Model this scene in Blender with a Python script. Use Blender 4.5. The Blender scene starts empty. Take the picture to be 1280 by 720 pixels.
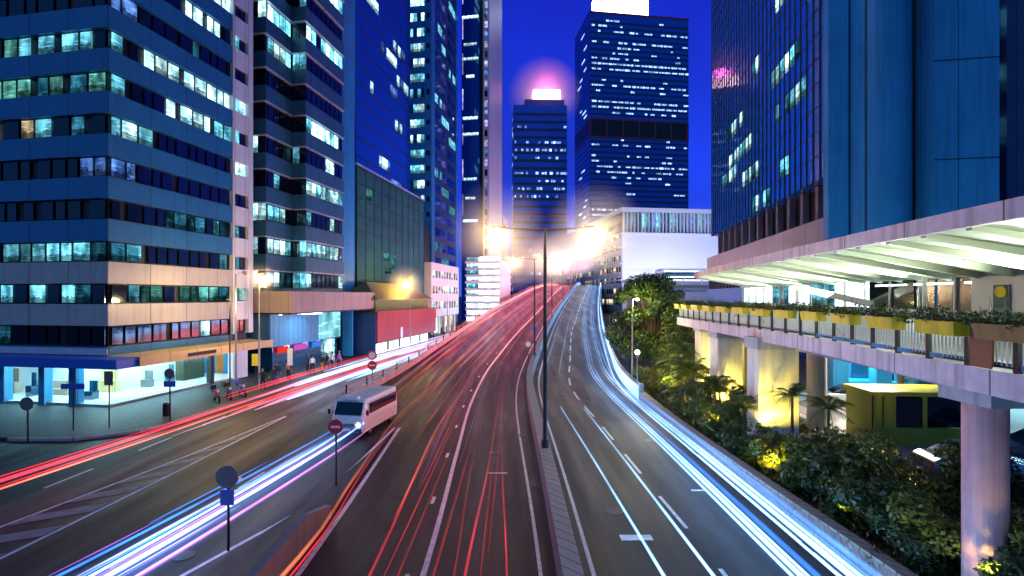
import bpy, math, random
from math import sin, cos, atan, atan2, pi, radians, sqrt, hypot
from mathutils import Vector, Matrix
random.seed(7)
sc = bpy.context.scene
col = sc.collection
TH = atan(.174); CT, ST = cos(TH), sin(TH)
CAMZ = 7.6

def W2(u, v):                      # street-grid plan coordinates -> world plan coordinates
    return (u*CT + v*ST, -u*ST + v*CT)

# ------------------------------------------------------------------ materials
MATS = {}
def newmat(name):
    m = bpy.data.materials.new(name); m.use_nodes = True
    nt = m.node_tree
    for n in list(nt.nodes):
        if n.type != 'OUTPUT_MATERIAL': nt.nodes.remove(n)
    out = [n for n in nt.nodes if n.type == 'OUTPUT_MATERIAL'][0]
    MATS[name] = m
    return m, nt, out
def N(nt, t, **kw):
    n = nt.nodes.new(t)
    for k, v in kw.items():
        if k in n.inputs: n.inputs[k].default_value = v
        else: setattr(n, k, v)
    return n
def L(nt, a, b): nt.links.new(a, b)
def mixcol(nt, fac, a, b, mode='MIX'):
    n = nt.nodes.new('ShaderNodeMix'); n.data_type = 'RGBA'; n.blend_type = mode
    for s, v in ((0, fac), (6, a), (7, b)):
        if hasattr(v, 'is_output'): nt.links.new(v, n.inputs[s])
        else: n.inputs[s].default_value = v
    return n.outputs[2]
def math_(nt, op, a, b=0.0):
    n = nt.nodes.new('ShaderNodeMath'); n.operation = op
    for i, v in enumerate((a, b)):
        if hasattr(v, 'is_output'): nt.links.new(v, n.inputs[i])
        else: n.inputs[i].default_value = v
    return n.outputs[0]

def mat(name, c, rough=.6, metal=0., var=.18, scale=1.5, bump=0., spec=.5, joint=None, streak=0., coat=0.):
    m, nt, out = newmat(name)
    b = N(nt, 'ShaderNodeBsdfPrincipled')
    b.inputs['Metallic'].default_value = metal
    b.inputs['Specular IOR Level'].default_value = spec
    b.inputs['Coat Weight'].default_value = coat
    tc = N(nt, 'ShaderNodeTexCoord'); g = N(nt, 'ShaderNodeNewGeometry')
    no = N(nt, 'ShaderNodeTexNoise', Scale=scale, Detail=5., Roughness=.6)
    L(nt, g.outputs['Position'], no.inputs['Vector'])
    d = tuple(x*(1-var*1.6) for x in c)+(1,); e = tuple(min(1, x*(1+var)) for x in c)+(1,)
    colr = mixcol(nt, no.outputs['Fac'], d, e)
    if streak:                       # rain streaks running down the surface
        mp = N(nt, 'ShaderNodeMapping'); mp.inputs['Scale'].default_value = (2.3, 2.3, .12)
        L(nt, g.outputs['Position'], mp.inputs['Vector'])
        n2 = N(nt, 'ShaderNodeTexNoise', Scale=1.6, Detail=4.); L(nt, mp.outputs[0], n2.inputs['Vector'])
        r = N(nt, 'ShaderNodeMapRange'); r.inputs[1].default_value = .45; r.inputs[2].default_value = .75
        L(nt, n2.outputs['Fac'], r.inputs[0])
        colr = mixcol(nt, math_(nt, 'MULTIPLY', r.outputs[0], streak), colr, tuple(x*.35 for x in c)+(1,))
    if joint:                        # panel joints every joint metres along the wall
        sx = N(nt, 'ShaderNodeSeparateXYZ'); L(nt, tc.outputs['Object'], sx.inputs[0])
        s = math_(nt, 'ADD', sx.outputs[0], sx.outputs[1])
        f = math_(nt, 'FRACT', math_(nt, 'DIVIDE', s, joint))
        j = math_(nt, 'LESS_THAN', f, .05/joint)
        fl = math_(nt, 'FLOOR', math_(nt, 'DIVIDE', s, joint))
        wn = N(nt, 'ShaderNodeTexWhiteNoise', noise_dimensions='1D'); L(nt, fl, wn.inputs['W'])
        colr = mixcol(nt, math_(nt, 'MULTIPLY', wn.outputs[0], .3), colr, tuple(x*.55 for x in c)+(1,))
        colr = mixcol(nt, j, colr, tuple(x*.15 for x in c)+(1,))
    L(nt, colr, b.inputs['Base Color'])
    rr = N(nt, 'ShaderNodeMapRange'); rr.inputs[3].default_value = max(0.02, rough-.12); rr.inputs[4].default_value = min(1, rough+.12)
    L(nt, no.outputs['Fac'], rr.inputs[0]); L(nt, rr.outputs[0], b.inputs['Roughness'])
    if bump:
        n3 = N(nt, 'ShaderNodeTexNoise', Scale=scale*14, Detail=4.); L(nt, g.outputs['Position'], n3.inputs['Vector'])
        bp = N(nt, 'ShaderNodeBump', Strength=bump, Distance=.02); L(nt, n3.outputs['Fac'], bp.inputs['Height'])
        L(nt, bp.outputs[0], b.inputs['Normal'])
    L(nt, b.outputs[0], out.inputs[0])
    return m

def glass(name, c, rough=.06, spec=1., wob=.02, ior=1.8):     # dark reflective curtain glass
    m, nt, out = newmat(name)
    b = N(nt, 'ShaderNodeBsdfPrincipled', Roughness=rough)
    b.inputs['Base Color'].default_value = c+(1,); b.inputs['Specular IOR Level'].default_value = spec; b.inputs['IOR'].default_value = ior
    g = N(nt, 'ShaderNodeNewGeometry'); no = N(nt, 'ShaderNodeTexNoise', Scale=.6, Detail=2.)
    L(nt, g.outputs['Position'], no.inputs['Vector'])
    bp = N(nt, 'ShaderNodeBump', Strength=wob*10, Distance=.05); L(nt, no.outputs['Fac'], bp.inputs['Height']); L(nt, bp.outputs[0], b.inputs['Normal'])
    L(nt, b.outputs[0], out.inputs[0]); return m

def lit(name, c, s, c2=None, contrast=1., fine=1.):          # a lit room seen through its window
    m, nt, out = newmat(name)
    tc = N(nt, 'ShaderNodeTexCoord'); oi = N(nt, 'ShaderNodeObjectInfo')
    ad = N(nt, 'ShaderNodeVectorMath', operation='ADD'); L(nt, tc.outputs['Object'], ad.inputs[0])
    mu = N(nt, 'ShaderNodeVectorMath', operation='SCALE'); mu.inputs[3].default_value = 37.
    cx = N(nt, 'ShaderNodeCombineXYZ'); L(nt, oi.outputs['Random'], cx.inputs[0]); L(nt, oi.outputs['Random'], cx.inputs[2]); L(nt, cx.outputs[0], mu.inputs[0]); L(nt, mu.outputs[0], ad.inputs[1])
    mp = N(nt, 'ShaderNodeMapping'); mp.inputs['Scale'].default_value = (1.5*fine, 1.5*fine, .7*fine); L(nt, ad.outputs[0], mp.inputs[0])
    no = N(nt, 'ShaderNodeTexNoise', Scale=1., Detail=1., Roughness=.5); L(nt, mp.outputs[0], no.inputs['Vector'])
    r = N(nt, 'ShaderNodeMapRange'); r.inputs[1].default_value = .35; r.inputs[2].default_value = .68; r.inputs[3].default_value = 1-contrast*.6; r.inputs[4].default_value = 1.2
    L(nt, no.outputs['Fac'], r.inputs[0])
    mp2 = N(nt, 'ShaderNodeMapping'); mp2.inputs['Scale'].default_value = (1.0*fine, 1.0*fine, 6*fine); L(nt, ad.outputs[0], mp2.inputs[0])
    n2 = N(nt, 'ShaderNodeTexNoise', Scale=1.3, Detail=1.); L(nt, mp2.outputs[0], n2.inputs['Vector'])
    r2 = N(nt, 'ShaderNodeMapRange'); r2.inputs[1].default_value = .58; r2.inputs[2].default_value = .64; r2.inputs[3].default_value = 0; r2.inputs[4].default_value = .9
    L(nt, n2.outputs['Fac'], r2.inputs[0])
    rnd = math_(nt, 'ADD', math_(nt, 'MULTIPLY', math_(nt, 'POWER', oi.outputs['Random'], 1.6), 1.15), .35)
    sz = N(nt, 'ShaderNodeSeparateXYZ'); L(nt, tc.outputs['Generated'], sz.inputs[0])
    n4 = N(nt, 'ShaderNodeTexNoise', Scale=3.2*fine, Detail=3., Roughness=.7); L(nt, ad.outputs[0], n4.inputs['Vector'])
    hz_ = math_(nt, 'GREATER_THAN', math_(nt, 'ADD', sz.outputs[2], math_(nt, 'MULTIPLY', n4.outputs['Fac'], .7)), .68 if fine > .9 else 0.)
    rnd = math_(nt, 'MULTIPLY', rnd, math_(nt, 'ADD', math_(nt, 'MULTIPLY', hz_, .72*contrast), 1-.72*contrast))
    st = math_(nt, 'MULTIPLY', math_(nt, 'MULTIPLY', math_(nt, 'ADD', r.outputs[0], math_(nt, 'MULTIPLY', r2.outputs[0], contrast)), rnd), s)
    e = N(nt, 'ShaderNodeEmission'); L(nt, st, e.inputs[1])
    L(nt, mixcol(nt, r.outputs[0], (c2 or c)+(1,), c+(1,)), e.inputs[0])
    L(nt, e.outputs[0], out.inputs[0]); return m
def emis(name, c, s):
    m, nt, out = newmat(name); e = N(nt, 'ShaderNodeEmission'); e.inputs[0].default_value = c+(1,); e.inputs[1].default_value = s
    L(nt, e.outputs[0], out.inputs[0]); return m
def trailmat(name, c, s, p=1.6):     # light along a lamp's path: brightest through the middle of the thread, air round it
    m, nt, out = newmat(name); e = N(nt, 'ShaderNodeEmission'); e.inputs[0].default_value = c+(1,)
    lw = N(nt, 'ShaderNodeLayerWeight'); g = N(nt, 'ShaderNodeNewGeometry')
    f = math_(nt, 'POWER', math_(nt, 'SUBTRACT', 1., lw.outputs['Facing']), p)
    no = N(nt, 'ShaderNodeTexNoise', Scale=.35, Detail=3.); L(nt, g.outputs['Position'], no.inputs['Vector'])
    r = N(nt, 'ShaderNodeMapRange'); r.inputs[1].default_value = .3; r.inputs[2].default_value = .7; r.inputs[3].default_value = .45; r.inputs[4].default_value = 1.4
    L(nt, no.outputs['Fac'], r.inputs[0])
    L(nt, math_(nt, 'MULTIPLY', math_(nt, 'MULTIPLY', f, r.outputs[0]), s*.5), e.inputs[1])
    t = N(nt, 'ShaderNodeBsdfTransparent'); a = N(nt, 'ShaderNodeAddShader')
    L(nt, e.outputs[0], a.inputs[0]); L(nt, t.outputs[0], a.inputs[1]); L(nt, a.outputs[0], out.inputs[0]); return m
def clearglass(name, tint=(.8, .95, 1)):
    m, nt, out = newmat(name); t = N(nt, 'ShaderNodeBsdfTransparent'); t.inputs[0].default_value = tint+(1,)
    g = N(nt, 'ShaderNodeBsdfGlossy', Roughness=.03); mx = N(nt, 'ShaderNodeMixShader'); lw = N(nt, 'ShaderNodeLayerWeight'); f = math_(nt, 'MULTIPLY', math_(nt, 'POWER', lw.outputs['Facing'], 4.), .6)
    L(nt, f, mx.inputs[0]); L(nt, t.outputs[0], mx.inputs[1]); L(nt, g.outputs[0], mx.inputs[2]); L(nt, mx.outputs[0], out.inputs[0]); return m

# ------------------------------------------------------------------ mesh builder
class MB:
    def __init__(s): s.v = []; s.f = []; s.mi = []; s.mats = []
    def _m(s, m):
        if m is None: return 0
        if m not in s.mats: s.mats.append(m)
        return s.mats.index(m)
    def add(s, vs, fs, m=None):
        b = len(s.v); s.v += [tuple(p) for p in vs]; k = s._m(m)
        for f in fs: s.f.append(tuple(b+i for i in f)); s.mi.append(k)
        return s
    def box(s, x0, x1, y0, y1, z0, z1, m=None):
        return s.add([(x0,y0,z0),(x1,y0,z0),(x1,y1,z0),(x0,y1,z0),(x0,y0,z1),(x1,y0,z1),(x1,y1,z1),(x0,y1,z1)],
                     [(3,2,1,0),(4,5,6,7),(0,1,5,4),(1,2,6,5),(2,3,7,6),(3,0,4,7)], m)
    def prism(s, poly, z0, z1, m=None):
        n = len(poly); z0f = z0 if callable(z0) else (lambda x, y: z0); z1f = z1 if callable(z1) else (lambda x, y: z1)
        vs = [(x, y, z0f(x, y)) for x, y in poly]+[(x, y, z1f(x, y)) for x, y in poly]
        return s.add(vs, [tuple(range(n-1, -1, -1)), tuple(range(n, 2*n))]+[(i, (i+1) % n, n+(i+1) % n, n+i) for i in range(n)], m)
    def tube(s, pts, r, n=8, m=None, cap=True):
        pts = [Vector(p) for p in pts]; rr = r if isinstance(r, (list, tuple)) else [r]*len(pts); vs = []
        for i, p in enumerate(pts):
            d = (pts[min(i+1, len(pts)-1)]-pts[max(i-1, 0)]).normalized()
            a = Vector((0,0,1)) if abs(d.z) < .9 else Vector((1,0,0))
            x = d.cross(a).normalized(); y = d.cross(x)
            vs += [p+(x*cos(2*pi*k/n)+y*sin(2*pi*k/n))*rr[i] for k in range(n)]
        fs = [(i*n+k, i*n+(k+1) % n, (i+1)*n+(k+1) % n, (i+1)*n+k) for i in range(len(pts)-1) for k in range(n)]
        if cap: fs += [tuple(range(n-1, -1, -1)), tuple((len(pts)-1)*n+k for k in range(n))]
        return s.add(vs, fs, m)
    def ball(s, c, r, n=10, m=None, sz=1.):
        vs = []; fs = []; k = n//2
        for i in range(k+1):
            a = pi*i/k
            for j in range(n): vs.append((c[0]+r*sin(a)*cos(2*pi*j/n), c[1]+r*sin(a)*sin(2*pi*j/n), c[2]+r*sz*cos(a)))
        for i in range(k):
            for j in range(n): fs.append((i*n+j, (i+1)*n+j, (i+1)*n+(j+1) % n, i*n+(j+1) % n))
        return s.add(vs, fs, m)
    def sheet(s, left, right, m=None):       # strip between two polylines of the same length
        n = len(left)
        return s.add(list(left)+list(right), [(i, n+i, n+i+1, i+1) for i in range(n-1)], m)
    def build(s, name, m=None, parent=None, loc=None, rz=0, smooth=False):
        me = bpy.data.meshes.new(name); me.from_pydata(s.v, [], s.f)
        if s.mats:
            for q in s.mats: me.materials.append(q)
            me.polygons.foreach_set('material_index', s.mi)
        elif m: me.materials.append(m)
        me.validate()
        if smooth: me.polygons.foreach_set('use_smooth', [True]*len(me.polygons))
        me.update()
        o = bpy.data.objects.new(name, me); col.objects.link(o)
        if parent: o.parent = parent
        if loc: o.location = loc
        if rz: o.rotation_euler.z = rz
        return o

def tag(o, label=None, cat=None, group=None, kind=None):
    if label: o['label'] = label
    if cat: o['category'] = cat
    if group: o['group'] = group
    if kind: o['kind'] = kind
    return o
def empty(name, loc, rz=0., label=None, cat=None, group=None):
    o = bpy.data.objects.new(name, None); col.objects.link(o); o.location = loc; o.rotation_euler.z = rz; o.empty_display_size = .3
    return tag(o, label, cat, group)
def copy_tree(o, parent=None):
    c = o.copy(); col.objects.link(c)
    if parent: c.parent = parent
    for ch in [q for q in bpy.data.objects if q.parent == o]: copy_tree(ch, c)
    return c
def light(kind, loc, power, c, size=.1, parent=None, target=None, spot=None, blend=.6, sx=None, sy=None):
    d = bpy.data.lights.new('lamp_light', kind); d.energy = power; d.color = c
    if kind == 'AREA':
        d.shape = 'RECTANGLE'; d.size = sx or size; d.size_y = sy or size
    else: d.shadow_soft_size = size
    if spot: d.spot_size = radians(spot); d.spot_blend = blend
    o = bpy.data.objects.new('lamp_light', d); col.objects.link(o); o.location = loc
    if target is not None: o.rotation_euler = (Vector(target)-Vector(loc)).to_track_quat('-Z', 'Y').to_euler()
    if parent: o.parent = parent
    return o

# palette
def road(name, c, rough):
    m, nt, out = newmat(name); b = N(nt, 'ShaderNodeBsdfPrincipled'); b.inputs['Specular IOR Level'].default_value = .28; g = N(nt, 'ShaderNodeNewGeometry'); P = g.outputs['Position']
    def noise(sx, sy, sc, det, lo, hi, a=0., z=1.):
        mp = N(nt, 'ShaderNodeMapping'); mp.inputs['Scale'].default_value = (sx, sy, 1); L(nt, P, mp.inputs[0])
        n = N(nt, 'ShaderNodeTexNoise', Scale=sc, Detail=det, Roughness=.65); L(nt, mp.outputs[0], n.inputs['Vector'])
        r = N(nt, 'ShaderNodeMapRange'); r.inputs[1].default_value = lo; r.inputs[2].default_value = hi; r.inputs[3].default_value = a; r.inputs[4].default_value = z; L(nt, n.outputs['Fac'], r.inputs[0]); return r.outputs[0]
    col_ = mixcol(nt, noise(1, .05, 1.1, 3., .35, .7), tuple(x*.55 for x in c)+(1,), tuple(x*1.35 for x in c)+(1,))
    col_ = mixcol(nt, math_(nt, 'MULTIPLY', noise(1, 1, .35, 6., .52, .62), .5), col_, tuple(x*.4 for x in c)+(1,))
    v = N(nt, 'ShaderNodeTexVoronoi', Scale=.16); v.feature = 'F1'; L(nt, P, v.inputs['Vector'])
    sc_ = N(nt, 'ShaderNodeSeparateColor'); L(nt, v.outputs['Color'], sc_.inputs[0])
    col_ = mixcol(nt, math_(nt, 'MULTIPLY', math_(nt, 'GREATER_THAN', sc_.outputs[0], .72), .45), col_, tuple(x*1.9 for x in c)+(1,))
    v2 = N(nt, 'ShaderNodeTexVoronoi', Scale=.45); v2.feature = 'DISTANCE_TO_EDGE'
    nn = N(nt, 'ShaderNodeTexNoise', Scale=1.5, Detail=3.); L(nt, P, nn.inputs['Vector']); av = N(nt, 'ShaderNodeVectorMath', operation='ADD'); L(nt, P, av.inputs[0]); L(nt, nn.outputs['Color'], av.inputs[1]); L(nt, av.outputs[0], v2.inputs['Vector'])
    crk = math_(nt, 'MULTIPLY', math_(nt, 'LESS_THAN', v2.outputs['Distance'], .012), noise(1, 1, .2, 2., .5, .6))
    col_ = mixcol(nt, crk, col_, (.006,.006,.006,1))
    fine = noise(1, 1, 60, 2., .3, .7, .75, 1.3)
    mul = N(nt, 'ShaderNodeVectorMath', operation='SCALE'); L(nt, col_, mul.inputs[0]); L(nt, fine, mul.inputs[3]); L(nt, mul.outputs[0], b.inputs['Base Color'])
    L(nt, noise(1, .08, .9, 4., .3, .7, rough-.14, rough+.16), b.inputs['Roughness'])
    bp = N(nt, 'ShaderNodeBump', Strength=.5, Distance=.015); L(nt, noise(1, 1, 45, 3., .2, .8), bp.inputs['Height']); L(nt, bp.outputs[0], b.inputs['Normal'])
    L(nt, b.outputs[0], out.inputs[0]); return m
concrete = mat('concrete', (.16,.165,.18), .75, var=.25, scale=.9, bump=.3, streak=.5)
pale_concrete = mat('pale_concrete', (.52,.50,.48), .7, var=.2, scale=1.2, bump=.2, streak=.6)
asphalt = road('asphalt', (.012,.0105,.010), .5)
asphalt2 = road('asphalt_flyover', (.014,.0125,.0125), .44)
pave = mat('paving', (.028,.03,.032), .6, var=.3, scale=2., bump=.4, joint=.6)
kerbm = mat('kerb_stone', (.33,.33,.33), .7, bump=.3)
white_paint = mat('road_paint_white', (.66,.66,.64), .55, var=.5, scale=5)
yellow_paint = mat('road_paint_yellow', (.62,.42,.08), .55, var=.2, scale=7)
a_panel = mat('cladding_blue_grey', (.02,.17,.36), .38, var=.14, scale=.7, joint=3.2, streak=.3)
a_white = mat('white_tile', (.72,.72,.74), .4, var=.1, scale=2, joint=1.3)
b_panel = mat('cladding_grey_granite', (.035,.13,.20), .35, var=.2, scale=1.3, joint=1.7)
b_trim = mat('pale_metal_trim', (.55,.6,.65), .3, metal=.4, var=.08)
dark_metal = mat('dark_metal', (.018,.02,.025), .4, metal=.3, var=.2)
grey_metal = mat('galvanised_metal', (.26,.27,.28), .42, metal=.6, var=.15)
black = mat('black_frame', (.008,.009,.012), .45, var=.2)
dglass = glass('dark_glass', (.003,.006,.014), .08, ior=1.42)
bglass = glass('blue_glass', (.002,.05,.36), .05)
tglass = glass('teal_glass', (.004,.06,.12), .08)
rglass = glass('curtain_glass', (.004,.13,.50), .05, wob=.012, ior=2.1)
tower_wall = mat('tower_cladding', (.015,.09,.55), .3, var=.15, scale=.2)
blue_panel = mat('blue_metal_panel', (.03,.30,.58), .42, var=.3, scale=.25, joint=4., streak=.5, bump=.1)
blue_wall = mat('blue_wall', (.05,.20,.34), .5, var=.25, scale=1.4, joint=.8, streak=.4)
blue_fascia = mat('blue_fascia', (.03,.13,.55), .35, var=.12)
tan = mat('tan_stone', (.66,.46,.20), .45, var=.15, scale=1.5, joint=2.4)
tan2 = mat('brown_canopy_stone', (.40,.29,.22), .5, var=.15, scale=2, joint=2.)
cream = mat('cream_paint', (.70,.66,.55), .5, var=.14, scale=1.8, streak=.4)
white_wall = mat('white_wall', (.78,.78,.80), .5, var=.08, scale=1.)
pinkish = mat('pinkish_concrete', (.82,.66,.68), .6, var=.22, scale=2.4, bump=.2, streak=.8, joint=3.6)
green_soffit = mat('pale_green_soffit', (.66,.74,.58), .5, var=.12, scale=1.5)
yellow_box = mat('yellow_planter', (.92,.66,.02), .42, var=.14, scale=5, streak=.5)
ochre = mat('ochre_planter', (.34,.20,.05), .5, var=.2, scale=5, streak=.5)
yellow_kiosk = mat('yellow_green_metal', (.50,.48,.05), .42, var=.15, scale=3)
rust = mat('red_brown_slats', (.30,.09,.045), .5, var=.2)
redhoard = mat('red_hoarding', (.36,.035,.03), .5, var=.3, scale=1.2, joint=1.2, streak=.5)
bluehoard = mat('blue_hoarding', (.012,.05,.16), .5, var=.3, scale=1.2, joint=1.2)
greenwall = mat('green_shed_wall', (.14,.22,.03), .6, var=.3, scale=1.5)
shedroof = mat('corrugated_roof', (.42,.33,.10), .45, var=.35, scale=1.8, joint=.35)
netting = mat('green_netting', (.004,.13,.13), .75, var=.6, scale=.35, bump=.2, joint=2.6)
brickm = mat('brick_red_brown', (.20,.13,.10), .8, var=.4, scale=2.5, bump=.6)
soil = mat('soil', (.03,.025,.015), .9, var=.4, bump=.6)
leaf1 = mat('leaf_green', (.055,.11,.008), .5, var=.55, scale=1.6)
leaf2 = mat('leaf_yellow_green', (.13,.15,.008), .5, var=.5, scale=1.3)
leaf3 = mat('leaf_dark', (.028,.060,.012), .45, var=.6, scale=1.5)
bark = mat('bark', (.09,.06,.035), .85, var=.4, scale=6, bump=.6)
signred = mat('sign_red', (.62,.03,.03), .4, var=.1)
signwhite = mat('sign_white', (.78,.78,.78), .4, var=.05)
signblue = mat('sign_blue', (.03,.10,.45), .4, var=.05)
signgrey = mat('sign_back', (.16,.15,.16), .5, metal=.3)
rubber = mat('rubber', (.012,.012,.012), .8, var=.2)
silverp = mat('silver_car_paint', (.42,.45,.50), .25, metal=.5, var=.05, coat=.6)
whitep = mat('white_van_paint', (.75,.76,.78), .3, var=.06, coat=.5)
darkp = mat('dark_car_paint', (.05,.06,.09), .25, metal=.4, var=.05, coat=.6)
redp = mat('red_bike_paint', (.40,.03,.03), .3, var=.05, coat=.6)
bluep = mat('blue_bike_paint', (.03,.08,.40), .3, var=.05, coat=.6)
skin = mat('skin', (.36,.20,.13), .5, var=.08)
pink_line = mat('red_steel_band', (.35,.02,.05), .4, var=.2)

lit_white = lit('room_bright', (.62,.97,1.), 2.1, (.16,.66,.9))
lit_cyan = lit('room_cyan', (.22,.80,1.), 1.15, (.02,.30,.55))
lit_dim = lit('room_dim', (.06,.38,.60), .42, (.01,.10,.22))
lit_blue = lit('room_blue', (.15,.35,1.), .8, (.02,.08,.5))
lit_teal = lit('room_teal', (.2,.75,.65), .55, (.01,.10,.12))
lit_warm = lit('room_warm', (1.,.86,.55), 1.1, (.6,.35,.12))
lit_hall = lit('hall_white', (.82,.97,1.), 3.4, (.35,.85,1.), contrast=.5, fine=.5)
lit_far = lit('far_room', (.40,.66,1.), 1.5, (.12,.30,.9), contrast=.9, fine=.5)
lit_fin = lit('lit_fin', (.70,.62,1.), 1.0, (.15,.2,.9), fine=.5)
tube_w = emis('fluorescent_tube', (.75,1.,.95), 9.)
bulb_warm = emis('sodium_lamp', (1.,.62,.20), 60.)
bulb_globe = emis('globe_lamp', (.95,.95,.85), 3.)
sign_glow = emis('roof_sign_light', (1.,.50,.62), 6.)
sign_glow2 = emis('roof_sign_light_white', (.92,.9,1.), 8.)
cl_glass = clearglass('shop_glass')

# ------------------------------------------------------------------ road alignment (metres, along the view direction Y)
def interp(tab):
    def f(y):
        if y <= tab[0][0]: return tab[0][1]
        if y >= tab[-1][0]: return tab[-1][1]
        for i in range(len(tab)-1):
            if y <= tab[i+1][0]: break
        y0, a = tab[i]; y1, b = tab[i+1]
        m0 = (b-tab[i-1][1])/(y1-tab[i-1][0]) if i > 0 else (b-a)/(y1-y0)
        m1 = (tab[i+2][1]-a)/(tab[i+2][0]-y0) if i < len(tab)-2 else (b-a)/(y1-y0)
        h = y1-y0; t = (y-y0)/h
        return (2*t**3-3*t*t+1)*a+(t**3-2*t*t+t)*h*m0+(-2*t**3+3*t*t)*b+(t**3-t*t)*h*m1
    return f
C = interp([(-12,1.5),(5,1.5),(20,1.5),(35,1.4),(43,1.6),(52,2.6),(69,4.9),(78,6.3),(100,10),(140,17.3),(190,26),(240,35)])
def RE(y): return C(y)+7.75                               # right edge of the white-light carriageway
LE1 = interp([(-12,-5.8),(13.5,-5.95),(28.7,-6.6)])
LE2 = interp([(28.7,-6.6),(31,-10.6),(33,-12.8),(36,-11.7),(44.6,-10.2),(59,-8.1),(89,-3.7),(140,6),(190,17),(240,27)])
def LE(y): return LE1(y) if y < 28.7 else LE2(y)
def Z(y):
    if y < 33: return 0.
    if y < 50: return .095*(y-33)**2/34
    if y < 130: return .8075+.095*(y-50)
    t = min(1., (y-130)/70.); return 8.41+.095*70*(t-t*t/2)
def frange(a, b, d):
    n = max(1, int(round((b-a)/d))); return [a+(b-a)*i/n for i in range(n+1)]
YS = frange(-12, 240, 3)

# ------------------------------------------------------------------ ground, streets
g = MB(); g.box(-3000, 3000, -300, 4000, -1.0, 0.0); tag(g.build('ground', asphalt), kind='structure')
# flyover deck as a solid ramp
r = MB(); n = len(YS)
top_l = [(LE(y)-.5, y, Z(y)+.006) for y in YS]; top_r = [(RE(y)+.35, y, Z(y)+.006) for y in YS]
bot_l = [(a, b, -.5) for a, b, c in top_l]; bot_r = [(a, b, -.5) for a, b, c in top_r]
r.add(top_l+top_r+bot_l+bot_r, [(i, n+i, n+i+1, i+1) for i in range(n-1)]+[(2*n+i, i, i+1, 2*n+i+1) for i in range(n-1)]+[(n+i, 3*n+i, 3*n+i+1, n+i+1) for i in range(n-1)]+[(n-1, 2*n-1, 4*n-1, 3*n-1)])
tag(r.build('flyover_road', asphalt2), kind='structure')

def strip(fx, y0, y1, w, m, name, dz=.012, dash=None, zf=Z, mb=None):
    b = mb or MB()
    segs = [(y0, y1)] if not dash else []
    if dash:
        y = y0
        while y < y1: segs.append((y, min(y+dash[0], y1))); y += dash[0]+dash[1]
    for a, c in segs:
        ys = frange(a, c, 1.5 if not dash else 1.)
        b.sheet([(fx(y)-w/2, y, zf(y)+dz) for y in ys], [(fx(y)+w/2, y, zf(y)+dz) for y in ys])
    if mb is None: tag(b.build(name, m), kind='structure')
LC = interp([(-12,-2.45),(14,-2.42),(24,-2.67),(35,-2.9),(45,-2.5),(52,-1.7),(69,.9),(90,4.6),(140,13),(190,22)])
LR = interp([(-12,.85),(13.5,.78),(33,.3),(43,.55),(52,1.5),(69,3.9),(78,5.3),(100,9),(140,16.3),(190,25)])
RC = interp([(-12,5.85),(13,5.8),(20,5.55),(29,5.25),(41,4.85),(52,6.1),(69,8.3),(78,9.9),(100,13.7),(140,21.1),(190,29.8)])
strip(LC, 2, 190, .16, white_paint, 'lane_line')
strip(LR, 2, 190, .11, white_paint, 'edge_line')
strip(lambda y: C(y)+.72, 2, 190, .12, white_paint, 'edge_line')
strip(RC, 6.2, 190, .13, white_paint, 'lane_line', dash=(2.6, 2.4))
strip(lambda y: RE(y)-.35, 2, 190, .12, white_paint, 'edge_line')
strip(lambda y: LE1(y)+.12, 2, 28.6, .16, white_paint, 'edge_line')
b = MB()                                                        # reflective studs beside the lane lines
for y in frange(8, 60, 5): x = LC(y)-.42; b.box(x-.06, x+.06, y-.3, y+.3, Z(y)+.01, Z(y)+.035)
for y in frange(34, 84, 4): x = RC(y); b.box(x-.07, x+.07, y-.12, y+.12, Z(y)+.02, Z(y)+.045)
tag(b.build('lane_studs', white_paint), kind='structure')
# painted cross bar and dots on the carriageways
b = MB(); b.box(7.0, 7.5, 19.3, 19.42, .014, .018); b.box(-1.0, -.2, 21.2, 21.3, .014, .018); b.box(3.4, 4.4, 15.4, 15.75, .014, .018)
tag(b.build('road_marking', white_paint), kind='structure')
b = MB()
for (x, y, r_) in ((3.6,17.5,.32),(-.9,24,.3),(-4.3,19,.32),(7.3,26,.3),(4.,36.5,.3),(-11.5,20.5,.32),(-16,37,.3),(-9.6,14.5,.3)): b.tube([(x,y,Z(y)+.005),(x,y,Z(y)+.018)], r_, 20)
for (x, y) in ((8.9,15),(8.8,24),(.95,13),(.9,20),(.6,27),(-21.4,29.5)): b.box(x-.2, x+.2, y-.3, y+.3, .006, .019)
tag(b.build('manhole_covers', dark_metal), kind='structure')
# slip road lines and the hatched strip
SL1 = interp([(8,-18.5),(16.4,-16.8),(23.1,-15.5),(31.4,-14.3)]); SL2 = interp([(8,-15.6),(14.4,-14.8),(31.2,-14.25)])
flat = lambda y: 0.
SL3 = interp([(10,-10.2),(16.1,-8.0),(18,-7.3),(28.7,-6.75)])
strip(SL1, 8, 31.4, .14, white_paint, 'edge_line', zf=flat, dz=.008)
strip(SL2, 8, 31.2, .14, white_paint, 'edge_line', zf=flat, dz=.008)
strip(SL3, 12, 28.6, .15, white_paint, 'edge_line', zf=flat, dz=.008)
b = MB()
for i, y in enumerate(frange(11, 29, 1.75)):                    # worn chevrons
    x0, x1 = SL1(y)+.15, SL2(y+1.5)-.15; w = .75
    if x1-x0 > .15: b.add([(x0, y, .009), (x0, y+w, .009), (x1, y+w+1.1, .009), (x1, y+1.1, .009)], [(0, 3, 2, 1)])
tag(b.build('hatched_marking', mat('worn_paint', (.22,.22,.22), .6, var=.6, scale=2.5)), kind='structure')
strip(lambda y: -18.6+.03*(y-16), 10, 36, .12, white_paint, 'lane_line', zf=flat, dz=.008, dash=(2.2, 2.6))
strip(lambda y: -11.2+.07*(y-14), 8, 25, .12, white_paint, 'lane_line', zf=flat, dz=.008, dash=(1.8, 4.))
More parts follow.
